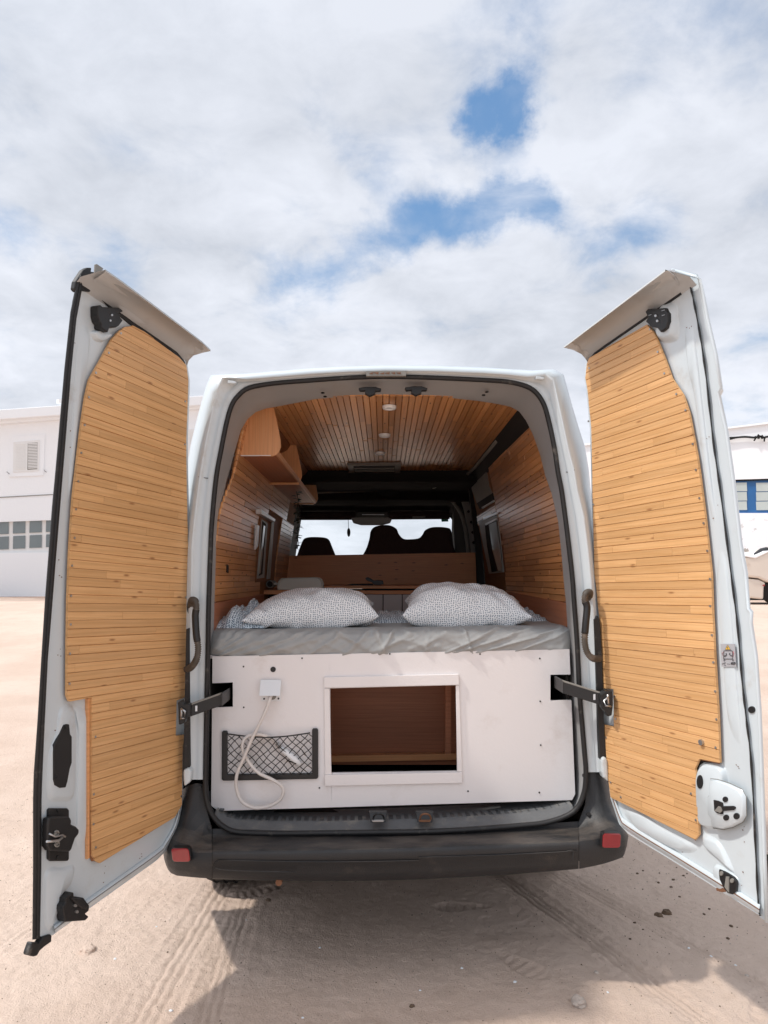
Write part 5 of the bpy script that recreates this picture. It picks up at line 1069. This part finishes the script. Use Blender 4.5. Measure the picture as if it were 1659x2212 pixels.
# ================================================================== THINGS INSIDE
def bedbase():
    t = thing('bed_platform', 'white painted plywood bed platform with a square storage opening under the mattress', 'bed')
    Y = 3.215; vt = lambda u: 1418 - 15.5*(u-459)/771; vb = lambda u: 1752 - 24*(u-456)/787
    m = MB()
    def q(pts): m.prism([P(u, v, Y) for u, v in pts], (0, .014, 0))
    vt_ = vt; LE = lambda v: 459 - 3*(v-1418)/334; RE = lambda v: 1230 + 13*(v-1403)/325
    q([(LE(1418), vt(459)), (503, vt(503)), (503, 1474), (LE(1474), 1476)]); q([(LE(1527), 1529), (503, 1527), (503, vb(503)), (470, vb(470)), (LE(1740), 1740)])
    q([(503, vt(503)), (712, vt(712)), (716, vb(716)), (503, vb(503))])
    q([(712, vt(712)), (985, vt(985)), (986, 1480), (712, 1487)]); q([(716, 1670), (988, 1666), (988, vb(988)), (716, vb(716))])
    q([(985, vt(985)), (1189, vt(1189)), (1189, vb(1189)), (988, vb(988))])
    q([(1189, vt(1189)), (RE(1403), vt(1230)), (RE(1457), 1457), (1189, 1457.5)]); q([(1189, 1513.5), (RE(1513), 1513), (RE(1715), 1715), (1236, vb(1236)), (1189, vb(1189))])
    fp = m.build('front_panel', M['panel'], t)
    def tr(pts, name='trim_board', off=.012): return MB().prism([P(u, v, Y-off) for u, v in pts], (0, off-.001, 0)).build(name, M['trim'], t, .0015)
    tr([(700, 1463), (991, 1456.5), (992, 1479.5), (700, 1486)]); tr([(701, 1674), (998, 1668.5), (999, 1691.5), (702, 1698)])
    tr([(700, 1487), (711.5, 1487), (716, 1673), (702, 1673)], off=.008); tr([(984.5, 1480.5), (992, 1480.5), (998.5, 1667), (988, 1667)], off=.008)
    s = MB()
    for (u, v) in [(526, 1440), (652.5, 1422), (526.5, 1528), (690, 1702), (842, 1412.5), (1037, 1413), (1166, 1422.5), (1167, 1515), (1168, 1609.5), (1165, 1712), (1011, 1709), (989, 1482), (995, 1656), (705, 1489), (705.5, 1664), (990, 1573)]:
        s.disc(P(u, v, Y-.001), (0, -1, 0), .0036, .0012, 10)
    tag(s.build('screws', M['black'], t), kind='stuff')
    MB().disc(P(590, 1446, Y-.001), (0, -1, 0), .0115, .003, 22).build('cable_plug', M['black'], t, .001)
    # inside of the storage hole
    MB().prism([P(u, v, 3.85) for u, v in [(640, 1440), (1040, 1440), (1040, 1652), (640, 1652)]], (0, .015, 0), [(0, 0), (1, 0), (1, .5), (0, .5)]).build('storage_back', M['ply_red'], t)
    MB().prism([P(u, v, 3.80) for u, v in [(640, 1634), (1040, 1627), (1040, 1640), (640, 1648)]], (0, .04, 0), [(0, 0), (.9, 0), (.9, .05), (0, .05)]).build('batten', M['ply'], t)
    MB().prism([P(u, v, 3.6) for u, v in [(962, 1450), (974, 1450), (974, 1628), (962, 1628)]], (0, .04, 0)).build('post', M['ply_red'], t)
    for x in (-.40, .47): MB().box((x, 3.24, .63), (x+.015, 3.86, 1.22)).build('side_board', M['ply_red'], t)
    MB().box((-.76, 3.232, 1.216), (.80, 4.78, 1.230)).build('bed_deck', M['drawer'], t)
    for x in (-.758, .785): MB().box((x, 3.24, .56), (x+.012, 4.7, 1.22)).build('end_board', M['dark'], t)
    MB().box((-.75, 4.70, .56), (.79, 4.715, 1.22)).build('rear_board', M['dark'], t)
    # socket with raised lid
    so = MB().prism([P(u, v, Y-.002) for u, v in [(564, 1470), (608, 1470), (607, 1515), (564, 1515)]], (0, .002, 0)).build('inlet_socket', M['plastic_white'], t, .001)
    lid = [P(563, 1468, Y-.01), P(608, 1468, Y-.01), P(605, 1502, Y-.05), P(560, 1502, Y-.05)]
    MB().prism(lid, (0, -.006, -.002)).build('socket_lid', M['plastic_white'], so, .0015)
    MB().disc(P(589, 1503, Y-.004), (0, -1, 0), .016, .004, 20).build('socket_mouth', M['greytrim'], so)
    for (u, v) in ((570.5, 1509.5), (601.5, 1509)): MB().disc(P(u, v, Y-.003), (0, -1, 0), .004, .002, 10).build('screw_head', M['black'], so)
    # mesh pocket
    pk = MB().prism([P(u, v, Y-.014) for u, v in [(479, 1581), (482, 1579), (490, 1579), (491, 1582), (490.5, 1673), (674, 1671), (674, 1577), (676, 1574), (685, 1574), (687, 1577), (687, 1680), (684, 1683), (482, 1687), (478.5, 1684)]], (0, .013, 0)).build('mesh_pocket_frame', M['black'], t, .003)
    m = MB(); top = lambda u: 1585 + 9*math.sin(math.pi*(u-490)/185) - 3*(u-490)/185; bot = lambda u: 1675 - 2*(u-490)/185
    def bulge(u, v): f = (u-490)/185; g = (v-1585)/90; return Y - .014 - .016*max(0, math.sin(math.pi*f))*max(0, 1-.6*abs(g-.3))
    m.tube(spline([P(u, top(u), bulge(u, top(u))) for u in range(490, 677, 15)], 2), .003, 5)
    for s_ in (-1, 1):
        for k in range(-4, 20):
            pts = []
            for i in range(40):
                v = 1578 + 100*i/39; sg = math.sin(math.pi*max(0, min(1, ((490+185*.5)-490)/185)))
                u = 490 + 17.6*k + s_*(v-1585)*1.02 + 1.6*math.sin(v*.17+k*1.3) + 1.2*math.sin(k*2.1)
                if 490 <= u <= 675 and top(u) <= v <= bot(u)+1: pts.append(P(u, v, bulge(u, v)))
            if len(pts) > 1: m.tube(pts, .0019, 5)
    m.build('mesh_net', M['black'], pk)
bedbase()
def shower():
    t = thing('shower_hose', 'coiled white hose hanging from the socket lid with its shower head in the mesh pocket', 'hose')
    Y = 3.19
    pts = [(586, 1500, 3.19), (583, 1510, 3.17), (570, 1544, 3.16), (545.6, 1593, 3.155), (527.4, 1635.6, 3.155), (512, 1672, 3.16), (510.7, 1702.5, 3.17), (521.3, 1730, 3.17), (542.6, 1743.5, 3.17), (563.8, 1745, 3.17), (591, 1737.4, 3.17), (609.4, 1720.7, 3.17), (609.4, 1699.5, 3.17), (588, 1684, 3.17), (557.8, 1669, 3.172), (536.5, 1644.7, 3.178), (524.3, 1620.4, 3.175), (526, 1600, 3.175), (539.5, 1589, 3.18), (563.8, 1587, 3.185), (585, 1595, 3.200), (598, 1606, 3.205)]
    MB().tube(spline([P(*p) for p in pts], 6), .0072, 12, flat=(0, 1, 0)).build('hose', M['hose'], t)
    a, b, c, d = P(598, 1606, 3.203), P(606, 1615, 3.20), P(636, 1640, 3.20), P(649, 1652, 3.20)
    MB().tube([a, b], .0085, 10).build('collar', M['steel'], t)
    MB().tube([b, b.lerp(c, .3), c, d], lambda i: (.010, .013, .015, .010)[i], 12).build('shower_head', M['plastic_white'], t)
    MB().tube([P(620, 1643, 3.195), P(634, 1647, 3.19), P(640, 1650, 3.19)], .003, 6).tube([P(652, 1620, 3.19), P(660, 1632, 3.19)], .0025, 6).build('trigger', M['black'], t)
shower()
def mattress():
    x0, x1 = -.757, .812; nx = 240
    sec = [(3.262, 1.229), (3.232, 1.231), (3.222, 1.247), (3.220, 1.262), (3.221, 1.278), (3.225, 1.294), (3.233, 1.308), (3.248, 1.320), (3.275, 1.330), (3.32, 1.335), (3.40, 1.337), (3.5, 1.338), (3.7, 1.339), (3.9, 1.340), (4.1, 1.342), (4.4, 1.345), (4.74, 1.345), (4.76, 1.3), (4.76, 1.235)]
    # refine the front
    S_ = [Vector((0, y, z)) for y, z in sec]; S_ = spline(S_, 3)
    rows = []; r = random.Random(5)
    folds = [(-.715, .9, .045, 1.5), (-.69, 1.1, .03, 1.2), (-.66, 1.5, .03, 1.2), (-.62, 1.8, .035, 1.0), (-.52, 2.6, .05, .9), (-.42, 3.0, .05, .9), (-.36, 2.4, .04, .7), (-.22, 1.6, .035, .9), (-.10, 1.2, .03, .9), (-.30, 3.2, .08, .7), (-.15, -2.0, .05, .8), (-.02, -.5, .03, 1.2), (.02, .6, .02, 1.1), (.08, 2.2, .05, .6), (.22, 2.4, .05, .5), (.36, -.3, .015, 1.2), (.40, 2.3, .035, 1.0), (.50, 3.4, .04, 1.0), (.62, 3.8, .04, 1.1), (.72, 3.0, .035, .8), (.30, -1.6, .05, .5), (-.55, 2.2, .03, .5), (.13, -1.2, .03, .6), (.19, .2, .02, .5)]
    for i in range(nx+1):
        x = x0 + (x1-x0)*i/nx; row = []
        dz = .004*math.sin(x*3) + .007*(x-x0)/(x1-x0)
        for p in S_:
            y, z = p.y, p.z + dz; fr = max(.12, min(1, (3.40 - y)/.13)); d = 0
            for (fx, sl, w, am) in folds:
                q = (x - fx - sl*(z-1.30)); d += am*math.exp(-(q/(w*.42))**2)*.010*(1 if abs(q) < 1 else 0)
            q1 = mn.noise(Vector((x*7+z*16, z*9, 1))); q2 = mn.noise(Vector((x*17-z*24, z*16, 4))); q3 = mn.noise(Vector((x*40+z*40, z*26, 9))); d += .010*(1-abs(q1)*3.2)*(.5 if abs(q1) < .31 else 0) + .006*(1-abs(q2)*3.5)*(.7 if abs(q2) < .28 else 0) + .0022*q3
            top = .007*mn.noise(Vector((x*3.2, y*4, 2))) + .004*mn.noise(Vector((x*9, y*9, 6)))
            e = min(1, (x-x0)/.05, (x1-x)/.05) 
            xx = x + (0 if 0 < i < nx else 0)
            row.append(Vector((xx, y - (d*fr)*(.3+.7*max(0, e)) + (1-max(0, e))**2*.03*fr, z + top*(1-fr) + (d*.6*fr if z > 1.31 else 0) - (.010*max(0, mn.noise(Vector((x*4, 9, 2))))*fr if z < 1.27 else 0))))
        rows.append(row)
    m = MB().grid(rows)
    for rr in (rows[0], rows[-1]): m.add(rr, [tuple(range(len(rr)))])
    tag(m.build('mattress', M['sheet'], None), 'thick mattress under a wrinkled grey fitted sheet on the bed platform', 'mattress')
mattress()
def arcuv(rows, sg=0):
    A = np.array([[tuple(p) for p in r] for r in rows]); du = np.linalg.norm(np.diff(A, axis=0), axis=2); dv = np.linalg.norm(np.diff(A, axis=1), axis=2)
    U = np.zeros(A.shape[:2]); V = np.zeros(A.shape[:2]); U[1:] = np.cumsum(du, axis=0); V[:, 1:] = np.cumsum(dv, axis=1)
    U -= U[len(U)//2][None, :]; V -= V[:, V.shape[1]//2][:, None]
    U2 = U + .012*np.sin(V*19); V2 = V + .012*np.sin(U*15+1)
    return [(float(a)+sg*3, float(b)) for a, b in zip(U2.ravel(), V2.ravel())]
def pillow_mesh(cx, cy, cz, W, Dp, H, rot, seed, label, tipl, tilt=0, skew=0):
    r = random.Random(seed); nu, nv = 64, 48; m = MB()
    def pt(s, t, sg):
        # s,t in -1..1 ; pinched corners
        px = s*W/2*(1 - .10*(1-s*s)*0 - .07*(1-t*t)*0) ; k = 1 - .10*(1 - abs(t)**2)*abs(s)**3*0
        ex = (1 + .09*(abs(t)**4)) ; ey = (1 + .09*(abs(s)**4))
        ps = (2.0 if s < 0 else 5.5) if seed == 2 else (5.5 if s < 0 else 2.2); pt_ = 4.5 if t < 0 else 2.4
        th = ((1-abs(s)**ps)*(1-abs(t)**pt_))**.46 * H/2 * (1 - .16*abs(s - (.12 if seed == 2 else .02)))
        w = .014*mn.noise(Vector((s*2.2+seed, t*2.4, sg))) - .034*max(0, .30-abs(mn.noise(Vector((s*1.1+seed*3, t*1.6+s*1.2, 4)))))/.3*.5 + .006*mn.noise(Vector((s*5, t*6+seed, 3)))
        # seam puckers
        w += .006*math.sin(s*26+seed)*(abs(t)**6)*0
        d = min(1, th/(H*.2))
        z = th*sg*(1.25 if sg > 0 else .75) + w*d + H*.02
        return Vector((s*W/2*.96*ex*.98, t*Dp/2*.96*ey*.98, z + tipl*max(0, s)**2*0))
    ca, sa = math.cos(rot), math.sin(rot)
    for sg in (1, -1):
        rows = []; uvs = []
        for i in range(nu+1):
            s = math.sin(math.pi/2*(2*i/nu-1)); row = []
            for j in range(nv+1):
                t = math.sin(math.pi/2*(2*j/nv-1)); p = pt(s, t, sg)
                if sg < 0: p.z = max(p.z, -H*.36)
                z = p.z + p.x*tilt + p.y*skew
                row.append(Vector((cx + p.x*ca - p.y*sa, cy + p.x*sa + p.y*ca, cz + z + H*.36)))
            rows.append(row)
        uvs = arcuv(rows, sg)
        m.grid(rows, uvs=uvs)
    tag(m.build('pillow', M['dots'], None), label, 'pillow', 'dotted pillows on the bed')
pillow_mesh(-.345, 3.575, 1.334, .60, .44, .182, .06, 2, 'dotted white pillow on the left of the bed, in front of the white tray', 0, .03, .10)
pillow_mesh(.39, 3.60, 1.340, .575, .44, .202, -.05, 5, 'dotted white pillow on the right of the bed, below the two side windows', 0, -.01, .12)
def duvet(cx, cy, cz, W, Dp, H, seed, label):
    m = MB(); rows = []; uvs = []; nu, nv = 48, 28
    for i in range(nu+1):
        s = 2*i/nu-1; row = []
        for j in range(nv+1):
            t = 2*j/nv-1; e = max(0, (1-s*s)*(1-t*t))**.5
            h = e*H*(.62 + .55*mn.noise(Vector((s*1.8+seed, t*1.2, 1))) + .35*abs(mn.noise(Vector((s*5+seed, t*3.5, 2)))) + .12*mn.noise(Vector((s*13+seed, t*9, 2))))
            row.append(Vector((cx+s*W/2*(1+.10*mn.noise(Vector((t*2, seed, 0)))), cy+t*Dp/2*(1+.1*mn.noise(Vector((s*2, seed, 5)))), cz+max(0, h)))); uvs.append((s*W*.6, t*Dp*.6 + h*1.5))
        rows.append(row)
    m.grid(rows, uvs=arcuv(rows)); tag(m.build('blanket', M['dots_blanket'], None), label, 'blanket')
duvet(-.66, 3.60, 1.338, .23, .50, .135, 3, 'bunched dotted blanket at the left end of the bed by the boarded wall')
duvet(.03, 3.95, 1.338, .32, .60, .060, 8, 'flat dotted blanket showing between the two pillows')
duvet(.69, 3.86, 1.340, .26, .36, .085, 12, 'crumpled dotted blanket at the right end of the bed by the boarded wall')
def cabinet():
    t = thing('overhead_cabinet', 'open fronted wooden overhead cabinet with rounded ends under the left ceiling', 'cabinet')
    prof = [(491, 983), (497, 955), (504.3, 928), (521.7, 896), (540.3, 877.5), (560, 872), (588.3, 867), (597, 905), (605.7, 950), (606.5, 965), (603, 975), (597, 982), (588.3, 985.5)]
    Y0 = 3.50; base = [P(u, v, Y0) for u, v in prof]
    for k, (y, nm) in enumerate(((3.50, 0), (4.52, 1), (5.80, 2))):
        pts = [Vector((p.x - .012*(y-3.5), y, p.z)) for p in base]
        # third section is a lower box
        MB().prism(pts, (0, .014, 0), [((p.z), p.x*1.0) for p in pts]).build('end_panel', M['ply'], t)
    zb = base[0].z; xl = base[0].x - .04; xr = P(594, 985, Y0).x
    for (ya, yb) in ((3.52, 4.515), (4.54, 5.795)):
        MB().prism([Vector((xl-.03, ya, zb+.002)), Vector((xr-.012*(ya-3.5), ya, zb+.002)), Vector((xr-.012*(yb-3.5), yb, zb+.002)), Vector((xl-.06, yb, zb+.002))], (0, 0, .014), [(ya, 0), (ya, .3), (yb, .3), (yb, 0)]).build('bottom_board', M['ply_red'] if ya < 4 else M['ply_red'], t)
        MB().prism([Vector((xr-.002-.012*(ya-3.5), ya, zb+.003)), Vector((xr+.006-.012*(ya-3.5), ya, zb+.022)), Vector((xr+.006-.012*(yb-3.5), yb, zb+.022)), Vector((xr-.002-.012*(yb-3.5), yb, zb+.003))], (.010, 0, 0), [(ya, 0), (ya, .05), (yb, .05), (yb, 0)]).build('front_lip', M['ply'], t)
        MB().box((xl+.01, ya, zb+.02), (xl+.02, yb, CZ-.02)).build('back_board', M['ply_red'], t)
    MB().prism([Vector((xl, 4.50, zb-.004)), Vector((xr, 4.50, zb-.004)), Vector((xr, 4.52, zb-.004)), Vector((xl, 4.52, zb-.004))], (0, 0, -.01)).build('edge_strip', M['ply'], t)
    MB().box((xl+.04, 3.497, zb-.004), (xr-.02, 3.512, zb-.0005)).build('edge_strip', M['trim'], t)
    # hanging spare cloth / lamp below
cabinet()
def plant():
    t = thing('hanging_plant', 'trailing dark leafy plant strand hanging from the overhead cabinet before the windscreen', 'plant')
    pts = [(638, 1042), (640, 1060), (644, 1080), (643, 1100), (644, 1125), (642, 1150), (644, 1172), (642, 1186)]
    c = spline([P(u, v, 5.0) for u, v in pts], 6); MB().tube(c, .003, 5).build('stem', M['leaf'], t)
    m = MB(); rr = random.Random(2)
    for i, p in enumerate(c):
        for _ in range(3 if i > 2 else 5):
            a = rr.uniform(0, 6.28); L_ = rr.uniform(.028, .055)*(1 if i < 34 else .8); d = Vector((math.cos(a), math.sin(a)*.8, rr.uniform(-.5, .35))); w = d.cross(Vector((0, 0, 1))).normalized()*L_*.30
            q = p + Vector((0, 0, rr.uniform(-.01, .01))); m.add([q, q+d*L_*.5+w, q+d*L_, q+d*L_*.5-w], [(0, 1, 2, 3)])
    tag(m.build('leaves', M['leaf'], t, recalc=False), kind='stuff')
plant()
def freshener():
    t = thing('air_freshener', 'small dark leaf shaped pendant hanging in front of the windscreen', 'air freshener')
    MB().tube([P(752, 1122, 6.7), P(753, 1142, 6.7)], .0025, 5).build('cord', M['ink'], t)
    MB().prism([P(753.3+3.7*math.cos(a), 1150+9.5*math.sin(a), 6.7) for a in arc(20)], (0, .01, 0)).build('pendant', M['headliner'], t)
freshener()
def counter():
    t = thing('kitchen_counter', 'brown wooden counter with tall pine backboard and white drawers beyond the bed', 'counter')
    MB().prism([P(u, v, 6.2) for u, v in [(599.5, 1201), (1026.5, 1193.5), (1031, 1262), (592, 1264)]], (0, .02, 0), [(0, .4), (1.7, .4), (1.7, 0), (0, 0)]).build('backboard', M['board'], t)
    def bx(u0, u1, v0, v1, Y, dep, nm, mat): 
        a = P(u0, v1, Y); b = P(u1, v0, Y); o = MB().box((a.x, Y, a.z), (b.x, Y+dep, b.z)).build(nm, mat, t, .002); return o
    bx(553.5, 700, 1275, 1284, 4.90, 1.25, 'worktop', M['board']); bx(551.5, 563, 1285, 1345, 4.92, .04, 'leg', M['ply'])
    bx(565, 720, 1285, 1345, 5.1, .02, 'open_shelf_back', M['dark'])
    bx(700, 1028, 1265, 1271.5, 5.30, .85, 'worktop', M['board']); bx(700, 1028, 1272, 1276, 5.34, .02, 'shadow_gap', M['dark']); bx(720, 909, 1275.5, 1283.5, 5.29, .02, 'rail', M['board'])
    bx(909, 1040, 1275.5, 1345, 5.32, .02, 'dark_front', M['dark'])
    for (a, b) in ((722, 755), (757, 788.5), (790, 826.5), (828.5, 868), (870, 907)): bx(a, b, 1284.5, 1345, 5.28, .02, 'drawer_front', M['drawer'])
    bx(718, 910, 1284.5, 1346, 5.31, .01, 'carcass', M['dark'])
counter()
def tray():
    Y = 4.98
    pts = [(598.5, 1274), (599, 1262), (602, 1254), (608, 1249), (618, 1248.2), (680, 1246.6), (690, 1248), (696, 1252), (699, 1260), (699.5, 1274)]
    f = [P(u, v, Y) for u, v in pts]; c = P(649, 1264, Y); m = MB()
    rows = [[c+(p-c)*k + Vector((0, dy, 0)) for p in f] for k, dy in ((1, .03), (1, 0), (.97, -.004), (.93, .0), (.90, .012))]
    m.grid(rows, 0, True, True); n = len(f); b = 4*n; m.f.append(list(range(b, b+n))); m.m.append(0); m.sm.append(False); m.f.append(list(range(n))); m.m.append(0); m.sm.append(False)
    tag(m.build('tray', M['enamel'], None), 'cream oval tray standing upright on the counter behind the left pillow', 'tray')
tray()
def mug():
    t = thing('metal_flask', 'small cylindrical flask lying on its side left of the cream tray', 'flask')
    c = P(582.5, 1262, 4.95); rows = [[c + Vector((math.cos(a)*r, y, math.sin(a)*r)) for a in arc(24)] for r, y in ((.018, .02), (.021, 0), (.025, 0), (.026, .01), (.024, .16), (.02, .18), (.0001, .18))]
    MB().grid(rows, 0, True, True).build('body', M['greytrim'], t)
    MB().grid([[c + Vector((math.cos(a)*r, .012, math.sin(a)*r)) for a in arc(20)] for r in (.021, .0001)], 0, True, True).build('mouth', M['dark'], t)
    MB().tube([c + Vector((.02, .03, .0)), c + Vector((.06, .05, .006))], .007, 8).build('handle', M['enamel'], t)
mug()
def knife():
    t = thing('knife', 'large knife with a black handle lying on the counter between the pillows', 'knife')
    MB().prism([P(u, v, 5.26) for u, v in [(789, 1249), (794, 1246), (800, 1249), (806, 1253), (818, 1253), (827, 1254), (829, 1262), (820, 1264), (808, 1263), (803, 1258), (792, 1254)]], (0, .02, 0)).build('handle', M['black'], t, .003)
    MB().prism([P(u, v, 5.27) for u, v in [(746, 1264), (760, 1261), (806, 1260.5), (806, 1264)]], (0, .004, 0)).build('blade', M['dark'], t)
knife()

# ================================================================== STONES AND DEBRIS
def rock(name, u, v, su, seed, mat, label, cat, group=None, flatten=.6):
    p = PZ(u, v, .0); r = random.Random(seed); m = MB(); n1, n2 = 9, 14; rows = []
    for i in range(n1+1):
        a = math.pi*i/n1; row = []
        for j in range(n2):
            b = 2*math.pi*j/n2; d = Vector((math.sin(a)*math.cos(b), math.sin(a)*math.sin(b), math.cos(a)))
            k = 1 + .35*mn.noise(d*1.6 + Vector((seed, 0, 0))) + .16*mn.noise(d*4 + Vector((0, seed, 0)))
            row.append(Vector((d.x*su*k, d.y*su*k*.8, d.z*su*k*flatten)))
        rows.append(row)
    m.grid(rows, 0, su < .02, True); o = m.build(name, mat, None)
    o.location = (p.x, p.y, gheight(p.x, p.y) + su*flatten*.30); o.rotation_euler = (0, 0, r.uniform(0, 6)); tag(o, label, cat, group); return o
rock('rock', 1250, 2168, .034, 3, M['pebble'], 'angular pale grey rock on the sand below the bumper at lower right', 'rock')
rock('rock', 190, 2058, .040, 6, M['sand'], 'flat buried sandy stone just right of the left door foot', 'rock', None, .4)
rock('dung_clod', 1422, 1974, .020, 9, M['clod'], 'left and paler of the two dark clods on the sand under the right door', 'clod')
rock('dung_clod', 1440, 1968, .024, 12, M['clod'], 'right and darker of the two dark clods on the sand under the right door', 'clod')
rock('pebble', 890, 2173, .011, 14, M['clod'], 'brown pebble alone on the sand in the bottom middle', 'pebble')
rock('pebble', 579, 1946, .013, 15, M['clod'], 'brown pebble at the left edge of the van shadow below the bumper', 'pebble')
rock('pebble', 1288, 2103, .010, 16, M['pebble'], 'pale tan pebble on the lit sand below the right bumper corner', 'pebble')
rock('pebble', 1613, 2100, .010, 17, M['pebble'], 'pale pebble in the shadow at the lower right corner', 'pebble')
rr = random.Random(21)
for k in range(16):
    rock('sand_pebble', 1330+rr.uniform(0, 250), 1880+rr.uniform(0, 160), rr.uniform(.004, .009), 30+k, M['clod'], 'tiny dark pebble on the sand under the right door', 'pebble', 'tiny dark pebbles under the right door')
for k in range(14):
    rock('shell_chip', rr.uniform(60, 1600), rr.uniform(1960, 2200), rr.uniform(.004, .008), 60+k, M['plastic_white'], 'tiny white shell chip scattered on the sand', 'shell', 'white shell chips on the sand', .5)
m = MB(); rr = random.Random(8)
for k in range(5200):
    x, y = rr.uniform(-2.6, 2.3), rr.uniform(2.5, 6.5); z = gheight(x, y); s = rr.uniform(.0012, .0034)*(1+.15*(y-2.5))*(1.6 if rr.random() < .07 else 1); a = rr.uniform(0, 6)
    ps = [Vector((x+math.cos(a+q)*s, y+math.sin(a+q)*s, z)) for q in (0, 2.1, 4.2)] + [Vector((x, y, z+s*.9))]
    m.add(ps, [(0, 1, 3), (1, 2, 3), (2, 0, 3)], None, 0 if rr.random() < .6 else 1)
tag(m.build('gravel', [M['clod'], M['pebble']], None, recalc=False), 'fine grit scattered over the sand', 'gravel', None, 'stuff')
